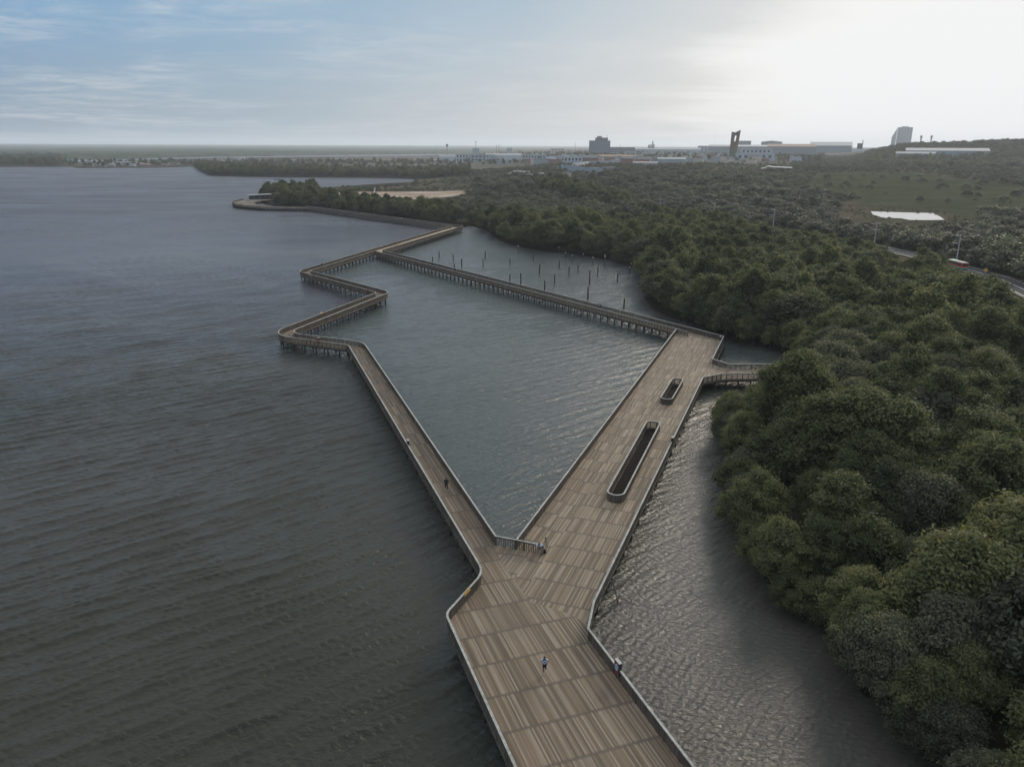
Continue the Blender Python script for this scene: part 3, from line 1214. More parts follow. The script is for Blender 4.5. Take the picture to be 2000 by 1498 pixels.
# low debris under the wells: a sunken sleeper line
# ---------------------------- lifebuoy boards on the railings
M_red = plain('red_board', (.22, .035, .03), .55, .25, 4)
M_redd = plain('dull_red_board', (.13, .035, .03), .6, .25, 4)
M_frame = plain('board_frame', (.34, .32, .30), .7, .15, 5)
M_dark = plain('dark_board', (.035, .033, .033), .6, .3, 5)
M_disc = plain('buoy_white', (.30, .35, .41), .5, .12, 5)
M_yel = plain('yellow_sign', (.62, .36, .07), .5, .12, 6)


def ring(name, r, rt_, mat, parent, loc, rz):
    b = MB()
    n = len(b.v)
    for i in range(18):
        a = 2 * PI * i / 18
        for j in range(6):
            c = 2 * PI * j / 6
            q = r + rt_ * math.cos(c)
            b.v.append((q * math.cos(a), rt_ * math.sin(c), q * math.sin(a)))
    for i in range(18):
        for j in range(6):
            k, l = (i + 1) % 18, (j + 1) % 6
            b.f.append((i * 6 + j, i * 6 + l, k * 6 + l, k * 6 + j))
    return b.build(name, mat, parent, loc, rz, True)


def buoy_board(pxl, pyl, label, along, face, mat=M_red, disc=True, hh=1.0):
    """board standing on a railing; along = direction of the railing, face = +1/-1 side it faces"""
    c = px(pxl, pyl, ZR)
    e = empty('lifebuoy_board', (c[0], c[1], ZR), rad(along), label, 'lifebuoy board', 'lifebuoy boards on the railings')
    e.scale = (.82, .82, .82)
    b = MB().box((0, 0, -.05), (.92, .16, hh + .5))
    b.build('backboard', mat, e)
    b = MB()
    b.box((0, 0, .23 + hh / 2), (1.0, .36, .07))
    b.build('cap', M_frame, e)
    for sx_ in (-.49, .49):
        MB().box((sx_, 0, -.05), (.05, .30, hh + .5)).build('side_frame', M_dark, e)
    if disc:
        ring('lifebuoy', .27, .09, M_disc, e, (0, face * .16, .05), 0)
        MB().tube([(0, face * .09, .05), (0, face * .13, .05)], .2, 16).build('disc', M_disc, e)
    return e


buoy_board(1207, 1303, 'red lifebuoy board with a pale round disc on the plaza railing above the channel', 110, 1)
buoy_board(797, 867, 'thin red lifebuoy board seen edge-on along the outer railing of the long walkway', 109.4, -1, M_redd)
buoy_board(1313, 861, 'dark lifebuoy board with a pale cap on the channel railing beside the long oval well', 70, 1, M_dark, False)
buoy_board(1172, 597, 'dark lifebuoy board with a pale disc standing above the back walkway far railing', 124.4, -1 if False else 1, M_dark)
buoy_board(622, 665, 'bright red lifebuoy board at the sharp bend of the outer railing', 155, -1, M_red, False)
buoy_board(629, 517, 'brown lifebuoy board just beyond the second water-side bend', 75.6, 1, M_dark, False)
buoy_board(771, 475, 'brown lifebuoy board on the outer railing of the pale causeway', 75.6, 1, M_dark, False)
buoy_board(892, 531, 'dull red lifebuoy board on the near railing of the back walkway', 124.4, 1, M_redd, False)
buoy_board(1407, 661, 'small dark lifebuoy board at the corner of the wide promenade nearest the cove', 70, 1, M_dark, False, .6)


def placard(pxl, pyl, label, along, side):
    c = px(pxl, pyl, ZR - .2)
    a = rad(along)
    nrmv = (-math.sin(a) * side, math.cos(a) * side)
    e = empty('warning_sign', (c[0] + nrmv[0] * .1, c[1] + nrmv[1] * .1, ZR - .02), a, label, 'sign', 'yellow signs on the railings')
    MB().box((0, 0, -.08), (1.25, .035, .42)).build('panel', M_yel, e)
    for sx_ in (-.45, .45):
        MB().box((sx_, -.03 * side, -.1), (.06, .05, .5)).build('bracket', M_dark, e)
    return e


placard(911, 1156, 'yellow sign panel on the inside of the plaza railing curve', 67, -1)
placard(627, 612, 'yellow sign panel on the outer railing of the first zigzag leg', 73, -1)
placard(744, 481, 'tiny yellow sign on the outer railing facing the walkway junction', 75.6, -1)

# ---------------------------- old posts standing in the lagoon
M_post = wood('old_post', (.028, .025, .022), (.075, .066, .058))
M_guano = plain('bird_lime', (.55, .54, .52), .9, .2, 6)
ZP = [(73, 127, 185, 0), (190, 155, 205, 0), (258, 188, 250, 0), (432, 187, 250, 0), (449, 127, 185, 0), (649, 185, 245, 0), (739, 305, 398, 0), (840, 150, 200, 0), (890, 238, 312, 0),
      (1013, 315, 392, 0), (1050, 205, 262, 0), (1130, 255, 322, 0), (1205, 240, 292, 0), (1298, 285, 395, 0), (1363, 255, 330, 0), (1284, 420, 515, 0), (1525, 310, 375, 0),
      (1576, 513, 590, 0), (20, 175, 232, 0), (196, 238, 296, 0), (649, 318, 398, 0), (931, 365, 455, 0), (400, 308, 368, 0),
      (718, 83, 135, 1), (1048, 95, 137, 1), (1103, 138, 180, 1), (1160, 160, 215, 1), (1247, 150, 185, 1), (1325, 175, 235, 1), (1423, 160, 262, 1), (1620, 255, 310, 1), (1635, 225, 268, 1)]
ZPS = sorted(ZP, key=lambda q: q[0])
ords = ['first', 'second', 'third', 'fourth', 'fifth', 'sixth', 'seventh', 'eighth', 'ninth', 'tenth', 'eleventh', 'twelfth', 'thirteenth', 'fourteenth', 'fifteenth', 'sixteenth', 'seventeenth',
        'eighteenth', 'nineteenth', 'twentieth', 'twenty-first', 'twenty-second', 'twenty-third', 'twenty-fourth', 'twenty-fifth']
cw = cd = 0
for (zx, zt, zb, wh) in ZPS:
    X_, yt, yb = 840 + zx / 4.1667, 460 + zt / 4.1667, 460 + zb / 4.1667
    c = px(X_, yb, 0)
    dist = math.hypot(c[0], c[1])
    dep = math.atan2(HC, dist)
    h = (yb - yt) * math.hypot(dist, HC) / F / math.cos(dep) * .97
    if wh:
        lb = 'thin post whitened at the top near the mangrove edge, %s from the left' % ords[cw]
        cw += 1
    else:
        lb = 'dark bare post standing in the enclosed water, %s from the left' % ords[cd]
        cd += 1
    e = empty('water_post', (c[0], c[1], 0), random.uniform(0, 6), lb, 'post', 'old posts standing in the lagoon')
    r = random.uniform(.17, .23) * (.75 if wh else 1)
    tx, ty = random.uniform(-.12, .12), random.uniform(-.12, .12)
    MB().tube([(0, 0, -1.5), (0, 0, .2), (tx * .5, ty * .5, h * .5), (tx, ty, h)], [r * 1.15, r * 1.1, r, r * .9], 9).build('shaft', M_post, e, smooth_shade=False)
    if wh:
        MB().tube([(tx * .9, ty * .9, h * .82), (tx, ty, h + .05)], [r * 1.08, r * .98], 9).build('white_top', M_guano, e)

# ------------------------------------------------------------------ foliage
def leaf_mat(name, dark, mid, light, trans=.40, rough=.62):
    mt = bpy.data.materials.new(name)
    mt.use_nodes = True
    t = NT(mt.node_tree)
    t.n.clear()
    out = t.new('ShaderNodeOutputMaterial')
    at = t.new('ShaderNodeAttribute', attribute_name='tint')
    oi = t.new('ShaderNodeObjectInfo')
    f = t.m('ADD', t.m('MULTIPLY', at.outputs['Fac'], .52), t.m('MULTIPLY', oi.outputs['Random'], .48))
    c = t.ramp(f, [(.12, dark), (.5, mid), (.88, light)])
    df = t.new('ShaderNodeBsdfPrincipled')
    t.put(df.inputs['Base Color'], c)
    df.inputs['Roughness'].default_value = rough
    df.inputs['Specular IOR Level'].default_value = .12
    tr = t.new('ShaderNodeBsdfTranslucent')
    t.put(tr.inputs['Color'], t.mix(.5, c, t.mix(1.0, c, (1.3, 1.25, .6, 1), 'MULTIPLY')))
    mx = t.new('ShaderNodeMixShader')
    mx.inputs[0].default_value = trans
    t.l.new(df.outputs[0], mx.inputs[1])
    t.l.new(tr.outputs[0], mx.inputs[2])
    t.l.new(mx.outputs[0], out.inputs[0])
    return mt


M_leaf = leaf_mat('mangrove_leaves', (.044, .058, .030), (.104, .116, .054), (.185, .182, .080))
M_leaf2 = leaf_mat('grey_green_leaves', (.052, .060, .040), (.108, .112, .072), (.165, .162, .100))
M_scrub = leaf_mat('scrub_leaves', (.072, .080, .048), (.120, .130, .074), (.165, .168, .095), .2)
M_dry = leaf_mat('dry_leaves', (.056, .053, .037), (.090, .085, .058), (.120, .114, .076), .15)
M_bark = wood('bark', (.035, .03, .025), (.10, .088, .075), (1, 1, .4))
M_grey = wood('bleached_bark', (.14, .13, .12), (.28, .265, .25), (1, 1, .4))


def unit(v):
    return v / np.maximum(np.linalg.norm(v, axis=1, keepdims=True), 1e-9)


def crown_mesh(name, seed, R, z0, H, nclump, nleaf, leaf, fill=1.0, lobes=.22):
    """crown of many leaf-sized faces gathered in clumps over an uneven dome"""
    g = np.random.default_rng(seed)
    # clump centres on an uneven dome
    d = unit(g.normal(size=(nclump * 4, 3)))
    d = d[d[:, 2] > -.45][:nclump]
    k = len(d)
    ang = np.arctan2(d[:, 1], d[:, 0])
    ph = g.uniform(0, 6.28, 3)
    lob = 1 + lobes * (np.sin(2 * ang + ph[0]) * .5 + np.sin(3 * ang + ph[1]) * .6 + np.sin(5 * ang + ph[2]) * .35)
    rad_ = g.uniform(.52, 1.06, k) * lob
    zc = z0 + H * .42
    c = np.column_stack([d[:, 0] * R * .80 * rad_, d[:, 1] * R * .80 * rad_, zc + d[:, 2] * np.where(d[:, 2] > 0, H * .50, H * .36) * g.uniform(.78, 1.08, k)])
    rc = R * g.uniform(.20, .36, k) * (55.0 / max(nclump, 40)) ** .42
    ctint = g.uniform(0, 1, k)
    ci = np.repeat(np.arange(k), nleaf)
    n = len(ci)
    outw = unit(c - np.array([0, 0, zc - .15 * H]))
    q = unit(g.normal(size=(n, 3)) + .55 * outw[ci] + np.array([0, 0, .45]))
    p = c[ci] + q * (rc[ci] * np.where(g.uniform(0, 1, n) < .22, g.uniform(1.0, 1.75, n), g.uniform(.35, 1.12, n)))[:, None] * np.array([1, 1, .80])
    nor = unit(q * .9 + g.normal(size=(n, 3)) * .55 + np.array([0, 0, .35]))
    tan = unit(np.cross(nor, g.normal(size=(n, 3))))
    bit = np.cross(nor, tan)
    s = leaf * g.uniform(.6, 1.35, n)[:, None]
    V = np.stack([p - tan * s, p - bit * s * .5 + nor * s * .12, p + tan * s, p + bit * s * .5 + nor * s * .12], 1).reshape(-1, 3)
    Q = np.arange(n * 4).reshape(-1, 4)
    me = np_mesh(name, V, Q)
    ti = np.clip(.60 * ctint[ci] + .65 * g.uniform(0, 1, n) - .12, 0, 1).astype(np.float32)
    a = me.attributes.new('tint', 'FLOAT', 'FACE')
    a.data.foreach_set('value', ti)
    return me


def trunk_mesh(seed, H, R, r=.17, props=5):
    g = random.Random(seed)
    b = MB()
    top = (g.uniform(-.4, .4), g.uniform(-.4, .4), H * .62)
    b.tube([(0, 0, .5), (top[0] * .4, top[1] * .4, H * .3), top], [r * 1.2, r, r * .55], 7)
    for i in range(5):
        a = 2 * PI * (i + g.uniform(-.3, .3)) / 5
        z = H * g.uniform(.22, .42)
        e = (math.cos(a) * R * g.uniform(.45, .7), math.sin(a) * R * g.uniform(.45, .7), H * g.uniform(.55, .8))
        m = (e[0] * .45, e[1] * .45, z + (e[2] - z) * .6)
        b.tube([(top[0] * .3, top[1] * .3, z), m, e], [r * .6, r * .42, r * .18], 5)
    for i in range(props):
        a = 2 * PI * (i + g.uniform(-.3, .3)) / max(props, 1)
        l = g.uniform(.7, 1.5)
        b.tube([(0, 0, g.uniform(1.0, 1.8)), (math.cos(a) * l * .6, math.sin(a) * l * .6, .9), (math.cos(a) * l, math.sin(a) * l, -1.2)], [r * .35, r * .3, r * .25], 5)
    me = b.mesh('trunk', True)
    me.materials.append(M_bark)
    return me


HI = [crown_mesh('crown', 100 + i, R, z0, H, nc, 300, .145, lobes=.36) for i, (R, z0, H, nc) in enumerate([(3.9, .7, 8.2, 120), (3.5, .9, 7.2, 100), (4.3, .8, 9.0, 140), (3.7, .6, 6.6, 110), (4.0, 1.0, 9.6, 125), (4.6, .8, 7.8, 150), (3.2, .9, 8.8, 100)])]
LO = [crown_mesh('crown', 200 + i, R, z0, H, nc, 90, .29, lobes=.34) for i, (R, z0, H, nc) in enumerate([(4.2, .8, 8.6, 70), (3.7, .9, 7.4, 62), (4.5, .8, 9.4, 76), (4.0, .8, 10.0, 72)])]
BU = [crown_mesh('crown', 300 + i, R, z0, H, nc, 62, .27, lobes=.35) for i, (R, z0, H, nc) in enumerate([(2.6, -.2, 4.2, 22), (2.2, -.2, 3.2, 18), (3.0, -.2, 5.2, 26)])]
for i, me in enumerate(HI + LO): me.materials.append(M_leaf2 if i in (1, 5, 8) else M_leaf)
BD = [me.copy() for me in BU]
for me in BU: me.materials.append(M_scrub)
for me in BD: me.materials.append(M_dry)
TR = [trunk_mesh(i, h, 3.6) for i, h in enumerate((8, 7, 9))]


def poisson(poly_bbox, r, keep, seed, tries=1.0):
    """jittered hex points in a box, filtered"""
    g = np.random.default_rng(seed)
    x0, x1, y0, y1 = poly_bbox
    xs = np.arange(x0, x1, r)
    ys = np.arange(y0, y1, r * .87)
    Xg, Yg = np.meshgrid(xs, ys)
    Xg = Xg + (np.arange(len(ys))[:, None] % 2) * r / 2
    P = np.column_stack([Xg.ravel(), Yg.ravel()]) + g.uniform(-.33, .33, (Xg.size, 2)) * r
    return P[keep(P)]


def view_px(P, z=4.0):
    """where ground points fall in the photo (2000 px wide); used to count what the photo shows"""
    x, y = P[:, 0], P[:, 1]
    zz = z - HC
    d = y * math.cos(PITCH) - zz * math.sin(PITCH)
    v = y * math.sin(PITCH) + zz * math.cos(PITCH)
    d = np.maximum(d, .1)
    return 1000 + x / d * F, 749 - v / d * F


ROADP = np.array(ROAD)


def right_of_road(P):
    """metres to the far side of the road (positive = inland of it)"""
    yy = P[:, 1]
    xr = np.interp(yy, ROADP[:, 1], ROADP[:, 0])
    return P[:, 0] - xr


def mang_keep(P):
    s = poly_sd(P, WATER)
    k = s > 2.1
    k &= right_of_road(P) < -6.5
    k &= ~((P[:, 0] > 40) & (P[:, 0] < 62.5) & (P[:, 1] > 138.8) & (P[:, 1] < 150.2))
    k &= poly_sd(P, DIRT) > 3
    vx, vy = view_px(P)
    k &= (vx < 2260) & (vx > 300) & (P[:, 1] > 22)
    far = np.hypot(P[:, 0], P[:, 1])
    # beyond the cove only the belt along the water is mangrove
    k &= (far < 425) | (line_sd(P, [(-24, 425), (-146, 566), (-200, 640), (-212, 700)]) < 34 + 22 * fbm(P[:, 0] / 60, P[:, 1] / 60, 3)) | ((right_of_road(P) > -34) & (P[:, 1] < 790))
    k &= P[:, 1] < 800
    k &= ~((P[:, 0] > -218) & (P[:, 0] < -181) & (P[:, 1] > 590) & (P[:, 1] < 654))
    return k


near = poisson((15, 190, 15, 260), 4.9, mang_keep, 1)
SH = np.array(SHORE[:38])
ss_ = np.arange(0, arclen(SH)[-1], 3.5)
sp_, sd_ = sample(SH, ss_ + rng.uniform(-.5, .5, len(ss_)))
edge = sp_ + np.stack([sd_[:, 1], -sd_[:, 0]], 1) * 2.45
edge = edge[(edge[:, 1] > 30) & (edge[:, 1] < 262)]
edge = edge[mang_keep(edge)]
near = near[[min((q[0] - p[0]) ** 2 + (q[1] - p[1]) ** 2 for q in edge) > 3.3 ** 2 for p in near]]
near = np.concatenate([edge, near])
farp = poisson((-260, 190, 120, 800), 6.4, mang_keep, 2)


def open_views(P):
    """tallest crown that still leaves the road and the footbridge in sight from the air, as the growth there does"""
    hmax = np.full(len(P), 30.0)
    dist = np.hypot(*P.T)
    for line, test in (([(1225, 399), (1290, 407), (1394, 426), (1508, 443), (1640, 470), (1706, 482), (1745, 505), (1790, 511), (1800, 497), (1840, 506), (1852, 538), (1885, 549), (1900, 553), (1930, 562), (2000, 590), (2080, 622)], right_of_road(P) < 0),
                       ([(1386, 818), (1402, 785), (1440, 767), (1490, 759), (1545, 747), (1590, 715)], P[:, 1] < 141.5)):
        xs, ys = zip(*line)
        lo, hi = 0.0, 16.0
        lim = np.full(len(P), 30.0)
        for z in np.arange(15.0, 0.4, -.5):
            vx, vy = view_px(P, z)
            bad = (vx > xs[0] - 4) & (vx < xs[-1]) & (vy < np.interp(vx, xs, ys)) & test
            lim = np.where(bad, z - .5, lim)
        hmax = np.minimum(hmax, lim)
    return hmax


vx, vy = view_px(near)
dn = np.hypot(*near.T)
seen = (vx > -40) & (vx < 2060) & (vy < 1600)
order = np.argsort(np.where(seen, dn, 1e9))
order = order[open_views(near[order]) > 2.6]
n_ind = min(296, int(seen[order].sum()))
ind = near[order[:n_ind]]
ind_h = open_views(ind)
r_cut = dn[order[n_ind - 1]]
out_near = near[order[n_ind:]]
rest = np.concatenate([out_near[np.hypot(*out_near.T) < r_cut + 2], farp[np.hypot(*farp.T) > r_cut + 2.5]])
rest_h = open_views(rest)
rest = rest[rest_h > 2.6]
rest_h = rest_h[rest_h > 2.6]

units = ['', 'first', 'second', 'third', 'fourth', 'fifth', 'sixth', 'seventh', 'eighth', 'ninth', 'tenth', 'eleventh', 'twelfth', 'thirteenth', 'fourteenth', 'fifteenth', 'sixteenth', 'seventeenth', 'eighteenth', 'nineteenth']
tens = {2: 'twent', 3: 'thirt', 4: 'fort', 5: 'fift', 6: 'sixt', 7: 'sevent', 8: 'eight', 9: 'ninet'}


def ordinal(n):
    if n < 20: return units[n]
    a, b = divmod(n, 10)
    return tens[a] + 'ieth' if b == 0 else tens[a] + 'y-' + units[b]


s_ind = poly_sd(ind, WATER)
vxi, vyi = view_px(ind, 5)
row = np.clip(((s_ind - 2.1) / 5.2).astype(int), 0, 30)
count = {}
for i in np.argsort(ind[:, 1]):
    x, y = ind[i]
    r = int(row[i])
    count[r] = count.get(r, 0) + 1
    k = count[r]
    if r == 0:
        lb = 'mangrove overhanging the water at the shore, %s up from the bottom of the photo' % ordinal(k)
    else:
        lb = 'mangrove crown in the %s row behind the shore trees, %s up from the photo bottom' % (ordinal(r), ordinal(k))
    sc_ = rng.choice([.72, .85, .95, 1.05, 1.2, 1.38]) * rng.uniform(.94, 1.06) * (1.0 + .28 * float(fbm(np.array([x / 14]), np.array([y / 14]), 61)[0]))
    if r == 0: sc_ = min(sc_, 1.0) * rng.uniform(.72, .9)
    sc_ = min(sc_, ind_h[i] / 9.0)
    e = empty('mangrove_tree', (x, y, float(terrain([(x, y)])[0]) - (.55 if r == 0 else .1)), rng.uniform(0, 6.28), lb, 'tree', 'mangroves of the near shore')
    e.scale = (sc_ * rng.uniform(.92, 1.1), sc_ * rng.uniform(.92, 1.1), sc_ * rng.uniform(.9, 1.12))
    d_ = math.hypot(x, y)
    me = HI[int(rng.integers(len(HI)))] if d_ < 175 else LO[int(rng.integers(len(LO)))]
    link('crown', me, None, e)
    link('trunk', TR[int(rng.integers(3))], None, e)


# shrubs on the road verge, also the pattern the scrub is grown from
shrubs = []
for i, (xx, yy) in enumerate([(1935, 530), (1990, 548), (1905, 519), (1960, 532), (1850, 506), (1880, 507)]):
    c = px(xx, yy, 1.0)
    pos_ = 'beside the road, %s' % ['just past the yellow sign', 'at the photo edge', 'opposite the bus', 'below the yellow sign', 'left of the tall power pole', 'under the tall power pole'][i]
    e = empty('roadside_shrub', (c[0] + 4, c[1] + 4, float(terrain([c])[0])), i * 1.3, ('green shrub ' if i < 3 else 'dry brown shrub ') + pos_, 'shrub', 'shrubs along the road')
    o = link('crown', (BU + BD)[i], None, e)
    shrubs.append(o)
    MB().tube([(0, 0, -.3), (.1, 0, 1.2), (.3, .2, 2.0)], [.12, .09, .04], 6).build('trunk', M_bark, e)


def scatter(name, P, scl, idx, sources, label, seed=0, z=0.0, flat=1.0):
    """one mass of vegetation: points carrying copies of the source crowns"""
    g = np.random.default_rng(seed)
    n = len(P)
    me = bpy.data.meshes.new(name)
    me.vertices.add(n)
    me.vertices.foreach_set('co', np.column_stack([P, terrain(P) + z]).astype(np.float32).ravel())
    a = me.attributes.new('rot', 'FLOAT_VECTOR', 'POINT')
    a.data.foreach_set('vector', np.column_stack([g.normal(0, .06, n), g.normal(0, .06, n), g.uniform(0, 6.28, n)]).astype(np.float32).ravel())
    a = me.attributes.new('scl', 'FLOAT_VECTOR', 'POINT')
    s = np.asarray(scl)
    a.data.foreach_set('vector', np.column_stack([s * g.uniform(.9, 1.12, n), s * g.uniform(.9, 1.12, n), s * flat * g.uniform(.8, 1.2, n)]).astype(np.float32).ravel())
    a = me.attributes.new('pick', 'INT', 'POINT')
    a.data.foreach_set('value', np.asarray(idx, np.int32))
    o = link(name, me)
    ng = bpy.data.node_groups.new(name, 'GeometryNodeTree')
    ng.interface.new_socket('Geometry', in_out='INPUT', socket_type='NodeSocketGeometry')
    ng.interface.new_socket('Geometry', in_out='OUTPUT', socket_type='NodeSocketGeometry')
    N, L = ng.nodes, ng.links
    gi, go = N.new('NodeGroupInput'), N.new('NodeGroupOutput')
    iop = N.new('GeometryNodeInstanceOnPoints')
    join = N.new('GeometryNodeJoinGeometry')
    for s_ in reversed(sources):
        oi = N.new('GeometryNodeObjectInfo')
        oi.inputs['Object'].default_value = s_
        oi.inputs['As Instance'].default_value = True
        L.new(oi.outputs['Geometry'], join.inputs[0])

    def attr(nm, typ):
        q = N.new('GeometryNodeInputNamedAttribute')
        q.data_type = typ
        q.inputs[0].default_value = nm
        return q.outputs[0]
    L.new(gi.outputs[0], iop.inputs['Points'])
    L.new(join.outputs[0], iop.inputs['Instance'])
    iop.inputs['Pick Instance'].default_value = True
    L.new(attr('pick', 'INT'), iop.inputs['Instance Index'])
    L.new(attr('rot', 'FLOAT_VECTOR'), iop.inputs['Rotation'])
    L.new(attr('scl', 'FLOAT_VECTOR'), iop.inputs['Scale'])
    L.new(iop.outputs[0], go.inputs[0])
    md = o.modifiers.new('grow', 'NODES')
    md.node_group = ng
    return tag(o, label, None, None, 'stuff')


lo_src = []
hi_src = []
for o in list(bpy.data.objects):
    if o.name.startswith('crown') and o.data in LO and not any(s.data == o.data for s in lo_src): lo_src.append(o)
    if o.name.startswith('crown') and o.data in HI and not any(s.data == o.data for s in hi_src): hi_src.append(o)
if not lo_src: lo_src = hi_src
scatter('mangrove_forest', rest, np.minimum(rng.uniform(.72, 1.15, len(rest)) * (1.02 + .32 * fbm(rest[:, 0] / 18, rest[:, 1] / 18, 61)), rest_h / 9.5), np.where(np.hypot(*rest.T) < 170, rng.integers(len(hi_src), size=len(rest)) + len(lo_src), rng.integers(len(lo_src), size=len(rest))), lo_src + hi_src, 'dense dark mangrove forest filling the shore between lagoon and road', 3)


def polar_points(d0, d1, a0, a1, sp0, sp1, seed):
    g = np.random.default_rng(seed)
    out = []
    d = d0
    while d < d1:
        sp_ = sp0 + (sp1 - sp0) * (d - d0) / (d1 - d0)
        n = max(1, int(d * rad(a1 - a0) / sp_))
        a = np.radians(a0 + (np.arange(n) + g.uniform(0, 1, n)) * (a1 - a0) / n)
        rr_ = d + g.uniform(-.5, .5, n) * sp_
        out.append(np.column_stack([np.sin(a) * rr_, np.cos(a) * rr_]))
        d += sp_ * .9
    return np.concatenate(out)


# the scrub plain
P = polar_points(180, 1250, -16, 40, 4.6, 9.5, 4)
s = np.minimum(poly_sd(P, WATER), poly_sd(P, RIVER))
k = s > 4
inland = right_of_road(P) > 7
k &= inland | ((P[:, 1] > 430) & (s > 40) & (line_sd(P, ROAD) > 8))
k &= poly_sd(P, DIRT) > 2
fs = poly_sd(P, FIELD)
k &= (fs > 0) | (rng.uniform(0, 1, len(P)) < .035)
k &= poly_sd(P, POND) > 3
k &= poly_sd(P, POND2) > 2
thin = fbm(P[:, 0] / 90, P[:, 1] / 60, 8)
# sandy, open ground behind the bare lot, along the inlet
openg = (np.degrees(np.arctan2(P[:, 0], P[:, 1])) < -2.5) & (np.hypot(*P.T) < 1000)
k &= ~(openg & (thin > .02) & (rng.uniform(0, 1, len(P)) < .93))
k &= (thin > -.30) | openg | (rng.uniform(0, 1, len(P)) < .30)
P = P[k]
openk = openg[k]
dist = np.hypot(*P.T)
tone = fbm(P[:, 0] / 130 + 7, P[:, 1] / 70, 21) + rng.uniform(-.35, .35, len(P))
pick = np.where(tone > .05, rng.integers(3, 6, len(P)), rng.integers(0, 3, len(P)))
belt = smooth(-14, -2, -right_of_road(P)) * (P[:, 1] < 420)
sclv = rng.uniform(.7, 1.3, len(P)) * (.85 + .55 * smooth(-.2, .5, fbm(P[:, 0] / 50, P[:, 1] / 50, 33))) * (1 + .25 * smooth(500, 1200, dist))
sclv *= np.where(openk, .5, 1.0)
sclv *= 1 - .55 * smooth(760, 1050, dist)
sclv *= 1 + .45 * smooth(70, 10, np.abs(right_of_road(P))) * (P[:, 1] < 440)
# nothing tall between the camera and the pond
pc = np.array(POND).mean(0)
ahead = (np.hypot(*P.T) < np.hypot(*pc) + 95) & (np.hypot(*P.T) > np.hypot(*pc) - 95) & (np.abs(np.degrees(np.arctan2(P[:, 0], P[:, 1]) - np.arctan2(*pc))) < 4.2)
edge_ = poly_sd(P, POND)
sclv = np.where(ahead, np.where(edge_ < 13, rng.uniform(.12, .34, len(P)), .13), sclv)
pc = np.array(POND2).mean(0)
ahead = (np.hypot(*P.T) < np.hypot(*pc) + 5) & (np.hypot(*P.T) > np.hypot(*pc) - 60) & (np.abs(np.degrees(np.arctan2(P[:, 0], P[:, 1]) - np.arctan2(*pc))) < 1.2)
sclv = np.where(ahead, .25, sclv)
scatter('scrub', P, sclv * 1.28, pick, shrubs, 'grey-green and brown scrub covering the low plain behind the road', 5, flat=.74)

# bushes on the hill
P = polar_points(1180, 2300, 19, 41, 8.5, 15, 6)
tone = fbm(P[:, 0] / 160 + 7, P[:, 1] / 160, 22) + rng.uniform(-.3, .3, len(P))
scatter('hill_scrub', P, rng.uniform(1.1, 1.7, len(P)) * np.where(np.degrees(np.arctan2(*P.T)) > 23.5, 1, .55), np.where(tone > .25, rng.integers(3, 6, len(P)), rng.integers(0, 3, len(P))), shrubs,
        'dark bushes covering the hill on the right', 7)

# headland across the inlet, woods on the left shore, trees among the city and village
HEAD = [px(*p) for p in [(376, 326.5), (386, 334), (395, 339.5), (410, 343), (470, 345), (560, 346), (650, 346.6), (740, 347.4), (800, 349), (830, 352), (920, 352), (990, 345), (960, 330), (800, 329), (700, 330), (600, 331.5), (520, 331.5), (440, 330), (410, 326.5)]]
P = poisson((-760, 10, 950, 1700), 7.6, lambda q: (poly_sd(q, HEAD) < 0) & (poly_sd(q, WATER) > 2) & (poly_sd(q, WATER) < 75 + 30 * fbm(q[:, 0] / 80, q[:, 1] / 80, 71)), 8)
scatter('headland_mangroves', P, rng.uniform(.75, 1.2, len(P)), rng.integers(len(lo_src), size=len(P)), lo_src, 'dark belt of mangroves along the headland across the inlet', 9)
P = polar_points(1080, 1650, -26, -3, 9, 13, 10)
k = (poly_sd(P, WATER) > 70) & (poly_sd(P, RIVER) > 5) & (rng.uniform(0, 1, len(P)) < .8)
P = P[k]
scatter('headland_scrub', P, rng.uniform(.5, .95, len(P)), rng.integers(3, 6, len(P)), shrubs, 'brown marsh scrub behind the headland mangroves', 11)
P = polar_points(1560, 3300, -44, -29.2, 15, 22, 12)
P = P[(poly_sd(P, WATER) > 6)]
scatter('lagoon_woods', P, rng.uniform(.8, 1.25, len(P)), rng.integers(len(lo_src), size=len(P)), lo_src, 'dark woods on the far left shore of the lagoon', 13)
P = polar_points(1450, 3300, -31, 21, 20, 38, 16)
k = ((np.hypot(*P.T) < 2150) | (np.degrees(np.arctan2(*P.T)) > -3)) & (poly_sd(P, WATER) > 8) & (poly_sd(P, RIVER) > 15) & (rng.uniform(0, 1, len(P)) < .38 + .5 * fbm(P[:, 0] / 200, P[:, 1] / 200, 17))
P = P[k]
scatter('town_trees', P, rng.uniform(.6, 1.1, len(P)), rng.integers(len(lo_src), size=len(P)), lo_src, 'small dark trees scattered between the far houses', 17)

# the far river forest: one bumpy canopy that fades into the air
az3 = np.radians(np.linspace(-46, 46, 700))
r3 = np.concatenate([np.geomspace(2500, 9000, 130), np.geomspace(9200, 21500, 40)])
A, R = np.meshgrid(az3, r3, indexing='ij')
P = np.stack([np.sin(A) * R, np.cos(A) * R], -1).reshape(-1, 2)
hgt = 9 + 6 * fbm(P[:, 0] / 60, P[:, 1] / 60, 41, 3) + 7 * fbm(P[:, 0] / 420, P[:, 1] / 420, 42, 3) + 14 * smooth(6000, 16000, np.hypot(*P.T))
azd = np.degrees(np.arctan2(*P.T))
far_side = np.interp(azd, [math.degrees(math.atan2(*q)) for q in RIVER_F], [math.hypot(*q) for q in RIVER_F])
far_side = np.where(azd < math.degrees(math.atan2(*RIVER_F[0])), 3200, far_side)
far_side = np.where(azd > math.degrees(math.atan2(*RIVER_F[-1])), 4300, far_side)
up_ = smooth(0, 25, np.hypot(*P.T) - far_side - 12)
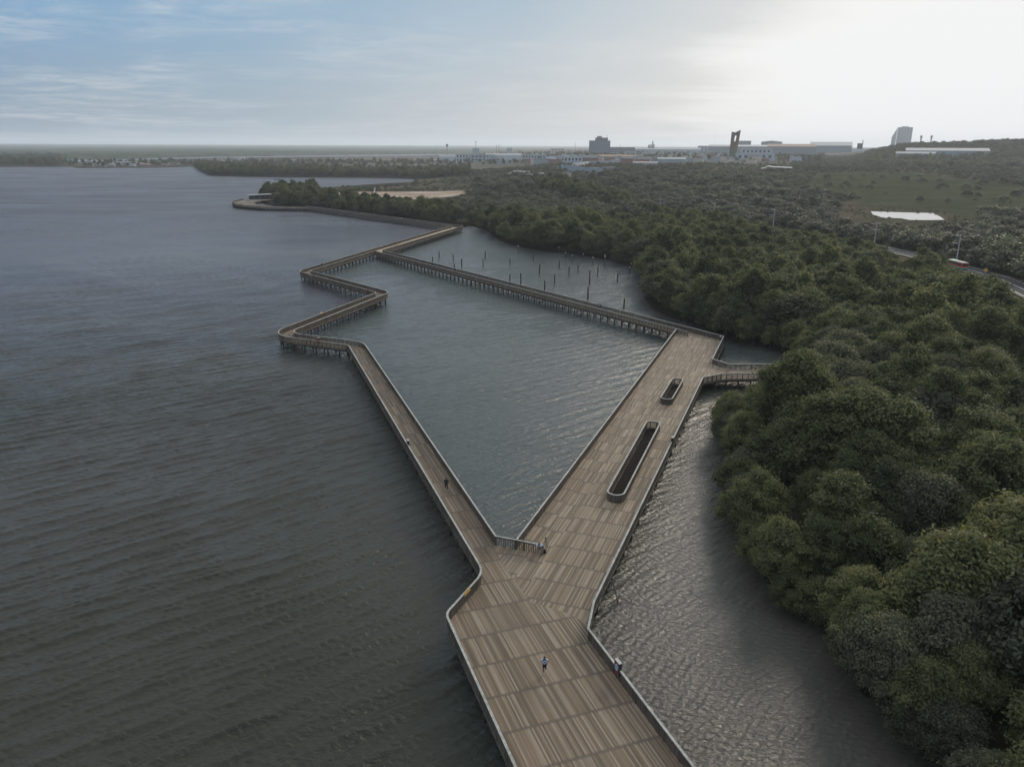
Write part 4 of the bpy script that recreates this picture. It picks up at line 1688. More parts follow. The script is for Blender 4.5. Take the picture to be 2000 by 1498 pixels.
# some fields between the woods
clear = smooth(.28, .42, fbm(P[:, 0] / 900, P[:, 1] / 420, 51, 3))
Zf = np.where(up_ > 0, terrain(P) * 0 + 1 + up_ * np.maximum(hgt * (1 - .85 * clear), 1.0), -6)
idx = np.arange(len(P)).reshape(len(az3), len(r3))
Qd = np.stack([idx[:-1, :-1], idx[1:, :-1], idx[1:, 1:], idx[:-1, 1:]], -1).reshape(-1, 4)
kq = (Zf[Qd] > -5).any(1)
mt, t, bs, out = material('far_canopy')
gm = t.new('ShaderNodeNewGeometry')
pos = gm.outputs['Position']
nn = t.noise(pos, .02, 5, .6)
nb = t.noise(pos, .0022, 4, .6)
cc_ = t.ramp(t.m('ADD', t.m('MULTIPLY', nn, .55), t.m('MULTIPLY', nb, .45)), [(.38, (.020, .030, .016)), (.5, (.038, .050, .024)), (.66, (.075, .080, .036))])
t.put(bs.inputs['Base Color'], cc_)
bs.inputs['Roughness'].default_value = .95
bs.inputs['Specular IOR Level'].default_value = .05
tag(link('far_forest', np_mesh('far_forest', np.column_stack([P, Zf]), Qd[kq][:, ::-1], False), mt), 'flat hazy forest beyond the river reaching the horizon', None, None, 'stuff')

# bare grey trees among the mangroves
def twig_mesh(seed, H, depth=5):
    g = random.Random(seed)
    b = MB()

    def grow(p, d, l, r, n):
        q = p + d * l
        m = p + d * l * .5 + Vector((g.uniform(-.1, .1), g.uniform(-.1, .1), g.uniform(-.05, .1))) * l
        b.tube([p, m, q], [r, r * .85, r * .65], 5 if n > 2 else 4, False)
        if n == 0: return
        for _ in range(3 if n > 1 else 4):
            e = (d + Vector((g.uniform(-1, 1), g.uniform(-1, 1), g.uniform(-.25, .55))) * .85).normalized()
            grow(q, e, l * g.uniform(.62, .82), r * .6, n - 1)
    grow(Vector((0, 0, -.3)), Vector((.1, .05, 1)).normalized(), H * .36, .17, depth)
    me = b.mesh('branches')
    me.materials.append(M_grey)
    return me


TW = [twig_mesh(5, 8.5), twig_mesh(9, 7.5)]
SPARSE = crown_mesh('crown', 400, 3.6, 2.5, 5.8, 30, 26, .22)
SPARSE.materials.append(M_leaf)
for i, (xx, yy, lb) in enumerate([(1700, 690, 'bare tree with pale forked limbs in the canopy beyond the footbridge'), (1935, 850, 'grey leafless tree among the mangroves at the upper right edge'),
                                  (1800, 860, 'grey twiggy tree in the middle of the mangrove canopy'), (1335, 470, 'thin grey bare tree above the mangroves by the enclosed water')]):
    c = px(xx, yy, 7.0)
    e = empty('bare_tree', (c[0], c[1], float(terrain([c])[0])), i * 2.0, lb, 'tree', 'bare grey trees')
    e.scale = (1.05, 1.05, 1.25)
    link('branches', TW[i % 2], None, e)
    link('crown', SPARSE, None, e)

# ------------------------------------------------------------------ buildings
M_white = plain('white_wall', (.38, .40, .42), .8, .08, .08)
M_wroof = plain('white_roof', (.34, .335, .32), .85, .08, .06, spec=.08)
M_groof = plain('grey_roof', (.26, .27, .28), .75, .12, .06)
M_pale = plain('pale_blue_wall', (.275, .30, .315), .8, .1, .06)
M_grey_w = plain('grey_wall', (.22, .23, .235), .8, .12, .06)
M_darkw = plain('dark_wall', (.085, .092, .105), .7, .15, .06)
M_slate = plain('slate_wall', (.12, .15, .185), .7, .12, .06)
M_buff = plain('buff_wall', (.46, .40, .32), .85, .12, .06)
M_vbuff = plain('weathered_buff_wall', (.22, .19, .155), .9, .15, .06)
M_brick = plain('brick_wall', (.25, .15, .12), .85, .15, .06)
M_rust = plain('rusty_roof', (.24, .16, .12), .85, .25, .12)
M_glass = plain('dark_window', (.03, .035, .042), .2, .2, .3, spec=.6)
M_lglass = plain('pale_window', (.30, .34, .38), .3, .2, .3, spec=.6)
M_mast = plain('mast_steel', (.13, .13, .14), .6, .15, .5)
M_tower = plain('tower_concrete', (.30, .31, .32), .85, .1, .03)


def site(x0, x1, yt, yb, dist=None):
    """ground point, width and height of a thing that fills the pixel box x0..x1, yt..yb"""
    xc = (x0 + x1) / 2
    X_, Y_, Z_, tt = hit(xc, yb)
    if dist:
        d = ray(xc, yb)
        tt = dist
        X_, Y_ = d[0] * tt, d[1] * tt
        Z_ = HC + d[2] * tt
    h = (yb - yt) * tt / F * .98
    return X_, Y_, Z_, (x1 - x0) * tt / F, h, tt


def building(x0, x1, yt, yb, label, wall, roof='flat', depth=None, roofm=None, rows=0, cols=0, win=None, yaw=0.0, dist=None, name='building', cat='building', group=None, sink=1.5, over=.4):
    X_, Y_, Z_, W, H, tt = site(x0, x1, yt, yb, dist)
    D = depth or max(8.0, W * .5)
    a = -math.atan2(X_, Y_) + rad(yaw)
    # stand the front face on the measured point, the body behind it
    nx, ny = math.sin(-a), math.cos(-a)
    e = empty(name, (X_ + nx * D / 2, Y_ + ny * D / 2, Z_), a, label, cat, group)
    hw = H if roof in ('flat',) else H * (.62 if roof in ('gable', 'arch') else .72 if roof == 'low_gable' else .8)
    MB().box((0, 0, hw / 2 - sink / 2), (W, D, hw + sink)).build('wall', wall, e)
    rm = roofm or M_groof
    b = MB()
    if roof == 'flat':
        b.box((0, 0, H + .15), (W + over * 2, D + over * 2, .5))
    elif roof in ('gable', 'low_gable'):
        n = len(b.v)
        w2, d2 = W / 2 + over, D / 2 + over
        b.v += [(-w2, -d2, hw), (w2, -d2, hw), (w2, d2, hw), (-w2, d2, hw), (-w2, 0, H), (w2, 0, H)]
        b.f += [(0, 1, 5, 4), (2, 3, 4, 5), (0, 4, 3), (1, 2, 5), (3, 2, 1, 0)]
    elif roof == 'side_gable':
        w2, d2 = W / 2 + over, D / 2 + over
        b.v += [(-w2, -d2, hw), (w2, -d2, hw), (w2, d2, hw), (-w2, d2, hw), (0, -d2, H), (0, d2, H)]
        b.f += [(0, 1, 4), (2, 3, 5), (1, 2, 5, 4), (3, 0, 4, 5), (3, 2, 1, 0)]
    elif roof == 'saw':
        k = max(3, int(W / 14))
        for i in range(k):
            xa, xb = -W / 2 + W * i / k, -W / 2 + W * (i + 1) / k
            n = len(b.v)
            b.v += [(xa, -D / 2, hw), (xb, -D / 2, hw), (xb, D / 2, hw), (xa, D / 2, hw), (xa + (xb - xa) * .25, -D / 2, H), (xa + (xb - xa) * .25, D / 2, H)]
            b.f += [(n, n + 1, n + 4), (n + 2, n + 3, n + 5), (n + 1, n + 2, n + 5, n + 4), (n + 3, n, n + 4, n + 5)]
    elif roof == 'arch':
        P = [(-W / 2 - over, hw)] + [(-W / 2 * math.cos(PI * i / 10) * 1.01, hw + (H - hw) * math.sin(PI * i / 10)) for i in range(11)] + [(W / 2 + over, hw)]
        n = len(P)
        b.v += [(p[0], -D / 2, p[1]) for p in P] + [(p[0], D / 2, p[1]) for p in P]
        b.f += [tuple(range(n)), tuple(range(2 * n - 1, n - 1, -1))] + [(i + 1, i, i + n, i + n + 1) for i in range(n - 1)]
    b.build('roof', rm, e)
    if rows:
        wm_ = win or M_glass
        fh = hw / (rows + .35)
        for r in range(rows):
            z = fh * (r + .75)
            if cols == 0:
                MB().box((0, -D / 2, z), (W * .94, .3, fh * .48)).build('window_band', wm_, e)
            else:
                for c_ in range(cols):
                    MB().box((-W * .46 + W * .92 * (c_ + .5) / cols, -D / 2, z), (W * .92 / cols * .5, .3, fh * .5)).build('window', wm_, e)
    return e


def add_part(e, name, mb, mat):
    return mb.build(name, mat, e)


# the dark office block with its long wing
e = building(1150, 1191, 276, 303, 'dark tall office block with a stepped roof and antenna in the far town', M_darkw, 'flat', 34, M_darkw, 7, 0, M_slate)
W_ = 41 * site(1150, 1191, 276, 303)[5] / F
H_ = site(1150, 1191, 276, 303)[4]
add_part(e, 'penthouse', MB().box((W_ * .08, 0, H_ + 4.4), (W_ * .6, 18, 8.3)), M_darkw)
add_part(e, 'roof_drum', MB().tube([(-W_ * .02, 0, H_ + 8), (-W_ * .02, 0, H_ + 13)], W_ * .12, 12), M_grey_w)
add_part(e, 'antenna', MB().tube([(W_ * .34, 0, H_ + 7), (W_ * .34, 0, H_ + 17)], .5, 6), M_mast)
building(1190, 1239, 289, 305, 'dark long office wing beside the tall office block', M_darkw, 'flat', 30, M_darkw, 4, 0, M_grey_w)
building(1220, 1240, 297, 306, 'small white block in front of the dark office wing', M_white, 'flat', 14, M_wroof, 2, 4)
building(1240, 1366, 289, 301, 'very long pale factory hall between the dark offices', M_pale, 'low_gable', 60, M_groof)
building(1363, 1426, 286, 300, 'dark blue office with rows of pale windows left of the coloured tower', M_slate, 'flat', 26, M_darkw, 3, 9, M_lglass)
building(1240, 1424, 300, 307, 'long low white building with trees in front of the factory', M_white, 'flat', 20, M_wroof, 1, 22)
building(1385, 1520, 283.5, 296, 'big grey factory with flat roof behind the coloured tower', M_grey_w, 'low_gable', 80, M_groof, dist=2100)
building(1440, 1466, 276, 284, 'dark stepped roof works standing above the grey factory', M_grey_w, 'flat', 20, M_darkw, dist=2350)
building(1487, 1526, 275.5, 287, 'grey gabled hall rising behind the factory roofs', M_grey_w, 'side_gable', 60, M_groof, dist=2300)
building(1446, 1505, 291, 312, 'white plant building with small square windows right of the coloured tower', M_white, 'flat', 30, M_wroof, 2, 7)
building(1437, 1510, 300, 315, 'low white annexe at the foot of the coloured tower', M_white, 'flat', 18, M_wroof, 1, 6)
building(1500, 1590, 282, 300, 'broad brown-roofed hall in the middle of the factory group', M_grey_w, 'low_gable', 70, M_rust, dist=1900)
building(1498, 1576, 292, 305, 'long pale hall with a white roof edge in front of the brown-roofed hall', M_pale, 'low_gable', 34, M_wroof)
building(1577, 1592, 286, 304, 'narrow brown end block between two pale halls', M_grey_w, 'flat', 30, M_rust)
building(1583, 1660, 278, 297, 'large grey hall with hipped roof at the right of the factories', M_pale, 'gable', 80, M_groof, dist=1950)
building(1592, 1642, 293, 302, 'pale low shed below the large grey hall', M_buff, 'low_gable', 20, M_wroof, 1, 12)
building(1640, 1690, 289, 297, 'pale blue shed next to the small dark chimney block', M_pale, 'low_gable', 30, M_groof)
e = building(1674, 1684, 281, 290, 'small dark block with a thin chimney at the foot of the hill', M_darkw, 'flat', 14, M_darkw, dist=1900)
add_part(e, 'chimney', MB().tube([(5.5, 0, 6), (5.5, 0, 19)], .9, 8), M_darkw)

# white warehouse on the right
e = building(1776, 1921, 290, 308, 'long white warehouse with a pale ribbed roof below the hill', M_pale, 'low_gable', 52, M_wroof, yaw=4)
building(1753, 1826, 297, 310, 'lower white annexe in front of the long white warehouse', M_pale, 'low_gable', 24, M_wroof, yaw=4)
building(1284, 1338, 308, 319.5, 'white gabled shed with bright roof at the scrub edge', M_pale, 'low_gable', 26, M_wroof)
building(1236, 1284, 316.5, 323, 'bright low white roof just left of the white gabled shed', M_wroof, 'low_gable', 18, M_wroof)
building(1075, 1102, 291, 300, 'buff house block above the town trees', M_buff, 'flat', 14, M_rust, 2, 4)
building(1104, 1118, 297, 304, 'small white house above the sawtooth works', M_white, 'flat', 14, M_wroof, 1, 3)

# pale industrial group on the left
e = building(923, 936, 291, 309, 'narrow pale silo block with a mast on top', M_pale, 'flat', 14, M_pale)
h_ = site(923, 936, 291, 309)[4]
add_part(e, 'mast', MB().tube([(0, 0, h_), (0, 0, h_ + 19)], .55, 6), M_mast)
add_part(e, 'mast_head', MB().tube([(0, 0, h_ + 17), (0, 0, h_ + 19.6)], 1.8, 8), M_mast)
building(918, 966, 303, 317, 'pale blue works beside the narrow silo block', M_pale, 'flat', 30, M_groof, 2, 6)
building(948, 1019, 300, 315, 'long grey-roofed hall in the left works', M_white, 'low_gable', 44, M_groof)
building(957, 970, 305, 319, 'square pale blue tower in front of the grey-roofed hall', M_pale, 'flat', 16, M_pale)
building(1018, 1067, 303, 318, 'white factory with a row of dark windows', M_white, 'flat', 30, M_groof, 2, 8)
building(1067, 1086, 307, 317, 'small pale house beside the white factory', M_white, 'gable', 12, M_groof, 1, 3)
building(1092, 1166, 303, 319, 'white works with a toothed roof above the ball field', M_white, 'saw', 40, M_wroof, 1, 10)
building(1165, 1242, 303, 314, 'pale rounded-roof hall right of the toothed works', M_pale, 'low_gable', 36, M_rust)
building(990, 1000, 290, 303, 'pair of pale storage silos above the left works', M_pale, 'flat', 14, M_pale)
building(858, 890, 303, 317, 'white warehouse at the village edge near the water tower', M_white, 'low_gable', 18, M_wroof)
building(890, 916, 302, 318, 'white stepped house block left of the pale works', M_white, 'flat', 16, M_wroof, 2, 4)
# left shore
building(155, 182, 314, 320, 'long low white shed on the far left shore', M_white, 'low_gable', 14, M_wroof)
building(173, 205, 313.6, 320, 'beige-fronted low shed beside the long white one', M_buff, 'low_gable', 14, M_wroof)
building(47, 57, 312.5, 320, 'lone white round-roofed building among the left woods', M_white, 'arch', 16, M_wroof)
building(606, 613, 374.5, 382, 'tiny white hut behind the trees near the pier end', M_white, 'gable', 3, M_wroof)

# far residential tower behind the hill
X_, Y_, Z_, W_, H_, tt = site(1741.5, 1777, 249.5, 282, 3300)
e = empty('apartment_tower', (X_, Y_, Z_ - 30), -math.atan2(X_, Y_), 'grey stepped apartment tower fading in the haze behind the hill', 'tower')
H_ += 30
b = MB()
steps = [(0, .80), (.10, .86), (.22, .92), (.36, .97), (.86, .985), (.9, 1.0)]
for i in range(8):
    x0 = -W_ / 2 + W_ * (.22 * i / 8)
    z1 = H_ * (.60 + .38 * (i / 8))
    b.box((x0 + W_ * .015, 0, z1 / 2), (W_ * .03, 18, z1))
b.box((W_ * .115, 0, H_ * .985 / 2), (W_ * .75, 20, H_ * .985))
b.build('wall', M_tower, e)
MB().box((W_ * .10, 0, H_ * .985 + 1.8), (W_ * .35, 10, 3.6)).build('roof_house', M_tower, e)
for i in range(5):
    MB().box((-W_ * .15 + W_ * .14 * i, -10.1, H_ * .48), (W_ * .035, .4, H_ * .92)).build('window_strip', M_grey_w, e)
for xx in (1798, 1818):
    X_, Y_, Z_, W_, H_, tt = site(xx - 2, xx + 2, 265.5, 278, 1950)
    e = empty('water_tank', (X_, Y_, Z_ - 6), 0, 'slim grey tank tower on the hill crest, %s' % ('nearer the apartment tower' if xx == 1798 else 'at the foot of the crest rise'), 'tank', 'tank towers on the crest')
    H_ += 6
    MB().tube([(0, 0, 0), (0, 0, H_ * .7)], W_ * .3, 10).build('shaft', M_tower, e)
    MB().tube([(0, 0, H_ * .7), (0, 0, H_ * .72), (0, 0, H_)], [W_ * .3, W_ * .5, W_ * .5], 12).build('tank', M_tower, e)

# slanting coloured tower with a slot near the top
mt, t, bs, out = material('coloured_panels')
g = t.new('ShaderNodeTexCoord')
sp = t.new('ShaderNodeSeparateXYZ')
t.put(sp.inputs[0], g.outputs['Object'])
vo = t.new('ShaderNodeTexVoronoi')
t.put(vo.inputs['Vector'], g.outputs['Object'])
vo.inputs['Scale'].default_value = .28
vs = t.new('ShaderNodeSeparateColor')
t.put(vs.inputs[0], vo.outputs['Color'])
X_, Y_, Z_, W_, H_, tt = site(1423, 1441, 256, 314)
hh = t.m('ADD', t.m('DIVIDE', sp.outputs[2], H_), t.m('MULTIPLY', t.m('SUBTRACT', vs.outputs[0], .5), .22))
t.put(bs.inputs['Base Color'], t.ramp(hh, [(.02, (.02, .05, .10)), (.16, (.045, .085, .06)), (.30, (.085, .085, .028)), (.45, (.115, .07, .022)), (.62, (.11, .036, .022)), (.80, (.075, .02, .018)), (1, (.03, .02, .02))]))
bs.inputs['Roughness'].default_value = .4
e = empty('slot_tower', (X_, Y_, Z_), -math.atan2(X_, Y_), 'slanting coloured tower with a tall slot near its notched top', 'tower')
u = tt / F
outl = [(-9 * u, 0), (4.0 * u, 0), (9.5 * u, H_), (-1.0 * u, H_ * .915), (-7.2 * u, H_ * .945)]
hole = [(-1.6 * u, H_ * .63), (1.2 * u, H_ * .63), (2.6 * u, H_ * .815), (-.4 * u, H_ * .815)]
flat = outl + hole
tris = MG.tessellate_polygon([[Vector((p[0], p[1], 0)) for p in outl], [Vector((p[0], p[1], 0)) for p in hole]])
n = len(flat)
v = [(p[0], -4.0, p[1]) for p in flat] + [(p[0], 4.0, p[1]) for p in flat]
f = []
for a_, b_, c_ in tris:
    f += [(a_, b_, c_), (a_ + n, c_ + n, b_ + n)]
for lp in (range(0, 5), range(5, 9)):
    lp = list(lp)
    for i in range(len(lp)):
        a_, b_ = lp[i], lp[(i + 1) % len(lp)]
        f.append((a_, b_, b_ + n, a_ + n))
me = bpy.data.meshes.new('shaft')
me.from_pydata(v, [], f)
bm = bmesh.new()
bm.from_mesh(me)
bmesh.ops.recalc_face_normals(bm, faces=bm.faces)
bm.to_mesh(me)
bm.free()
link('shaft', me, mt, e)
MB().box((-2.5 * u, 0, -1), (20 * u, 16, 3)).build('plinth', M_grey_w, e)

# masts, chimneys, water tower
def mast(x, yt, yb, label, r=.45, name='mast', cat='mast', head=None, dist=None, group='thin masts over the town'):
    X_, Y_, Z_, W_, H_, tt = site(x - 1, x + 1, yt, yb, dist)
    e = empty(name, (X_, Y_, Z_), 0, label, cat, group)
    MB().tube([(0, 0, -1), (0, 0, H_)], [r, r * .6], 7).build('shaft', M_mast, e)
    if head == 'tank':
        MB().tube([(0, 0, H_ * .70), (0, 0, H_ * .86), (0, 0, H_)], [r * 1.2, r * 5, r * 5], 12).build('tank', M_mast, e)
    elif head:
        MB().box((0, 0, H_ - .4), (head, .5, .8)).build('lamp_bar', M_mast, e)
    return e


mast(873.5, 282.5, 304, 'dark funnel-shaped water tower over the village', .9, 'water_tower', 'water tower', 'tank', None, None)
mast(853, 288, 304, 'thin lattice mast left of the water tower')
mast(970, 284, 302, 'dark slim chimney of the left works, left one of the pair', 1.0, 'chimney', 'chimney', None, None, 'chimneys of the left works')
mast(974.5, 283, 302, 'dark slim chimney of the left works, right one of the pair', 1.2, 'chimney', 'chimney', None, None, 'chimneys of the left works')
mast(1123.5, 278, 302, 'lone mast between the toothed works and the dark office', .5)
mast(1132, 289, 303, 'short mast just right of the lone mast', .4)
mast(1396, 257.5, 290, 'tall thin antenna just left of the coloured tower', .85)
mast(1211, 282, 292, 'short antenna over the dark office wing', .4, dist=2100)
X_, Y_, Z_, W_, H_, tt = site(1266, 1280, 276, 290, 2500)
e = empty('smokestacks', (X_, Y_, Z_), 0, 'cluster of dark smokestacks with a taller one in the middle', 'smokestack')
for i, (dx, hf) in enumerate(((-6.5, .45), (-4, .5), (-1.5, .52), (1.5, 1.0), (4.2, .55))):
    MB().tube([(dx * tt / F, 0, 0), (dx * tt / F, 0, H_ * hf)], [1.9 * (1.3 if hf == 1 else 1), 1.5], 9).build('stack', M_mast, e)
for i, (xx, yt, yb) in enumerate([(1143, 320, 341), (1160, 309, 326), (1172, 312, 330), (1151, 336, 349), (1102, 322, 337), (1212, 306, 322), (1487, 294, 312), (1499, 292, 312), (1512, 298, 312), (1752, 292, 306), (1868, 289, 308), (1574, 306, 318), (1640, 300, 314)]):
    mast(xx, yt, yb, 'slender light mast in the distance, %s from the left' % ordinal([1143, 1160, 1172, 1151, 1102, 1212, 1487, 1499, 1512, 1752, 1868, 1574, 1640].__class__(sorted([1143, 1160, 1172, 1151, 1102, 1212, 1487, 1499, 1512, 1752, 1868, 1574, 1640])).index(xx) + 1), .22, 'light_mast', 'mast', 2.6, None, 'light masts in the distance')

# yellow-green columns near the road works
M_col = plain('yellow_green_column', (.16, .17, .05), .85, .3, .4)
M_cap = plain('column_cap', (.09, .10, .04), .85, .3, .6)
for i, (xx, yt, yb, w_, lb) in enumerate([(1697, 306, 323, 5, 'short yellow-green column, leftmost of the three below the hill foot'), (1703, 304, 322, 5, 'yellow-green column standing between two others below the hill foot'),
                                           (1717, 293, 321, 5, 'tall yellow-green column right of its two shorter neighbours'), (1814, 299, 322, 6, 'thick yellow-green column in front of the white annexe'),
                                           (1827, 298, 319, 6, 'yellow-green column just right of the thick one by the warehouse'), (1521, 298, 320, 4, 'thin yellow-green column behind the white canopy'),
                                           (1530, 303, 320, 4, 'short yellow-green column right of the thin one behind the canopy')]):
    X_, Y_, Z_, W_, H_, tt = site(xx - w_ / 2, xx + w_ / 2, yt, yb)
    e = empty('column', (X_, Y_, Z_), 0, lb, 'column', 'yellow-green columns')
    MB().tube([(0, 0, -1), (0, 0, H_ * .4), (0, 0, H_ * .92)], [W_ * .52, W_ * .48, W_ * .42], 9).build('shaft', M_col, e)
    MB().tube([(0, 0, H_ * .9), (0, 0, H_ * .96), (0, 0, H_)], [W_ * .45, W_ * .38, W_ * .12], 9).build('cap', M_cap, e)

# white canopy with a folded roof, and pale clearings
X_, Y_, Z_, W_, H_, tt = site(1487, 1545, 325, 335)
e = empty('canopy', (X_, Y_, Z_), -math.atan2(X_, Y_), 'wide white folded canopy roof at the edge of the scrub', 'canopy')
b = MB()
prof = [(-.5, .45), (-.38, .62), (-.26, .95), (-.14, .82), (.08, .78), (.3, .74), (.5, .70)]
n = len(prof)
b.v += [(p[0] * W_, -7, p[1] * H_) for p in prof] + [(p[0] * W_, 7, p[1] * H_ + .8) for p in prof] + [(p[0] * W_, -7, p[1] * H_ - .35) for p in prof] + [(p[0] * W_, 7, p[1] * H_ + .45) for p in prof]
for i in range(n - 1):
    b.f += [(i, i + 1, i + n + 1, i + n), (i + 2 * n, i + 3 * n, i + 3 * n + 1, i + 2 * n + 1), (i, i + 2 * n, i + 2 * n + 1, i + 1), (i + n, i + n + 1, i + 3 * n + 1, i + 3 * n)]
b.build('roof', M_wroof, e)
for i, xx in enumerate((-.45, -.15, .15, .45)):
    for yy in (-6, 6):
        MB().tube([(xx * W_, yy, -1), (xx * W_, yy, H_ * .55)], .18, 6).build('post', M_mast, e)

# ball field with a pale curved wall
BF = [hit(*p)[:2] for p in [(1096, 331), (1108, 333.5), (1130, 336.5), (1150, 339), (1165, 340), (1177, 339.5)]]
V, Fc = sweep(BF, .6, 0, 1)
zz = terrain(V[:, :2])
V[:, 2] = zz - .5 + V[:, 2] * 7.0
me = bpy.data.meshes.new('curved_wall')
me.from_pydata([tuple(q) for q in V], [], Fc)
tag(link('curved_wall', me, M_pale), 'pale blue curved wall along the near side of the ball field', 'wall')
BF2 = [hit(*p)[:2] for p in [(1118, 326.5), (1135, 324), (1150, 321.5), (1175, 320.5), (1205, 320.5), (1236, 321)]]
V, Fc = sweep(BF2, .6, 0, 1)
V[:, 2] = terrain(V[:, :2]) - .5 + V[:, 2] * 5.0
me = bpy.data.meshes.new('back_wall')
me.from_pydata([tuple(q) for q in V], [], Fc)
tag(link('back_wall', me, M_white), 'long low white wall along the far side of the ball field', 'wall')
building(1131, 1169, 328.5, 333, 'low white dugout inside the ball field', M_white, 'flat', 8, M_wroof)
building(1176, 1200, 327.5, 332.5, 'small blue-white stand at the right end of the ball field', M_pale, 'flat', 8, M_wroof)
for i, (x0, x1, yt, yb, lb, w_) in enumerate([(1003, 1020, 334, 340, 'white shack roof in the scrub left of the ball field', M_white), (996, 1008, 337, 342, 'low grey shack in front of the white shack roof', M_grey_w), (1021, 1034, 335, 341, 'grey shed right of the white shack roof', M_grey_w),
                                              (1052, 1062, 338, 343, 'small buff shack near the tree clump by the road', M_buff), (988, 996, 339, 343, 'small white hut at the left end of the shacks', M_white), (1030, 1042, 340, 345, 'rusty low shack nearest the road bend', M_rust)]):
    building(x0, x1, yt, yb, lb, w_, 'low_gable', 7, M_wroof if w_ is M_white else M_groof, name='shack', cat='shack', group='shacks in the scrub')

# the village between lagoon and river
vg = np.random.default_rng(77)
hp = []
roofs = [M_wroof, M_groof, M_rust, M_darkw, M_groof, M_rust]
names_ = {0: 'white', 1: 'grey', 2: 'rust-brown', 3: 'dark', 4: 'grey', 5: 'rust-brown'}
tries = 0
while len(hp) < 100 and tries < 4000:
    tries += 1
    xx = vg.uniform(165, 905)
    lo = np.interp(xx, [150, 300, 400, 500, 700, 900], [318, 314, 312, 311.5, 309, 308])
    hi_ = np.interp(xx, [150, 300, 370, 380, 450, 550, 700, 900], [327, 326.5, 325, 320, 319, 318, 317, 320])
    yy = vg.uniform(lo, hi_)
    X_, Y_, Z_, tt = hit(xx, yy)
    if poly_sd(np.array([(X_, Y_)]), np.array(WATER))[0] < 8 or poly_sd(np.array([(X_, Y_)]), np.array(RIVER))[0] < 10: continue
    if xx > 500 and vg.uniform() < .45: continue
    if any((X_ - q[0]) ** 2 + (Y_ - q[1]) ** 2 < 18 ** 2 for q in hp): continue
    hp.append((X_, Y_, Z_, xx, yy))
hp.sort(key=lambda q: q[3])
hk = {}
for i, (X_, Y_, Z_, xx, yy) in enumerate(hp):
    ri = int(vg.integers(6))
    big = vg.uniform() < .2
    W_, D_, H_ = (vg.uniform(16, 28), vg.uniform(9, 13), vg.uniform(4.5, 6.5)) if big else (vg.uniform(8, 13), vg.uniform(7, 9), vg.uniform(3.2, 5.0))
    kind = ('long ' if big else 'small ') + names_[ri]
    zone = 'on the village shore' if yy > np.interp(xx, [150, 380, 450, 900], [321, 318, 314.5, 313]) else 'at the back of the village'
    hk[(kind, zone)] = hk.get((kind, zone), 0) + 1
    lb = '%s-roofed house %s, %s such from the left' % (kind, zone, ordinal(hk[(kind, zone)]))
    e = empty('village_house', (X_, Y_, Z_), vg.uniform(-.5, .5), lb, 'house', 'houses of the far village')
    MB().box((0, 0, H_ * .35), (W_, D_, H_ * .7 + .6)).build('wall', [M_white, M_vbuff, M_grey_w, M_brick, M_vbuff, M_grey_w][int(vg.integers(6))], e)
    b = MB()
    w2, d2, hw = W_ / 2 + .5, D_ / 2 + .5, H_ * .68
    b.v += [(-w2, -d2, hw), (w2, -d2, hw), (w2, d2, hw), (-w2, d2, hw), (-w2, 0, H_), (w2, 0, H_)]
    b.f += [(0, 1, 5, 4), (2, 3, 4, 5), (0, 4, 3), (1, 2, 5), (3, 2, 1, 0)]
    b.build('roof', roofs[ri], e)

# town houses between the works (low, partly hidden by trees)
tk = {}
tp = []
tries = 0
while len(tp) < 90 and tries < 4000:
    tries += 1
    xx = vg.uniform(935, 1560)
    yy = vg.uniform(311, 322) if xx < 1240 else vg.uniform(308, 319)
    X_, Y_, Z_, tt = hit(xx, yy)
    if any((X_ - q[0]) ** 2 + (Y_ - q[1]) ** 2 < 20 ** 2 for q in tp): continue
    tp.append((X_, Y_, Z_, xx))
tp.sort(key=lambda q: q[3])
for X_, Y_, Z_, xx in tp:
    ri = int(vg.integers(4))
    wm_ = [M_white, M_buff, M_brick, M_pale][ri]
    wn_ = ['white', 'buff', 'brick-red', 'pale blue'][ri]
    tk[wn_] = tk.get(wn_, 0) + 1
    W_, D_, H_ = vg.uniform(8, 26), vg.uniform(8, 14), vg.uniform(4, 9.5)
    e = empty('town_house', (X_, Y_, Z_), -math.atan2(X_, Y_) + vg.uniform(-.3, .3), '%s low town house below the factories, %s of that colour from the left' % (wn_, ordinal(tk[wn_])), 'house', 'low houses of the town')
    MB().box((0, 0, H_ / 2 - .5), (W_, D_, H_ + 1)).build('wall', wm_, e)
    MB().box((0, 0, H_ + .12), (W_ + .8, D_ + .8, .5)).build('roof', [M_groof, M_wroof, M_rust][int(vg.integers(3))], e)

# pavilion at the pier end
e = empty('pavilion', (-197.5, 640, ZD), rad(4), 'low dark pavilion with a thin pale sloping roof at the end of the boardwalk', 'pavilion')
MB().box((0, 0, 1.25), (25, 8, 2.5)).build('wall', M_darkw, e)
b = MB()
b.v += [(-14.5, -6, 2.7), (13.5, -6, 4.1), (13.5, 6, 4.1), (-14.5, 6, 2.7), (-14.5, -6, 3.05), (13.5, -6, 4.5), (13.5, 6, 4.5), (-14.5, 6, 3.05)]
b.f += [(3, 2, 1, 0), (4, 5, 6, 7), (0, 1, 5, 4), (1, 2, 6, 5), (2, 3, 7, 6), (3, 0, 4, 7)]
b.build('roof', M_wroof, e)
for i in range(6):
    MB().box((-11 + 4.4 * i, -4.05, 1.4), (3.2, .2, 1.7)).build('window', M_glass, e)
    MB().tube([(-12.5 + 5 * i, -5.6, 0), (-12.5 + 5 * i, -5.6, 2.8 + .05 * (-12.5 + 5 * i + 14.5))], .09, 6).build('post', M_mast, e)
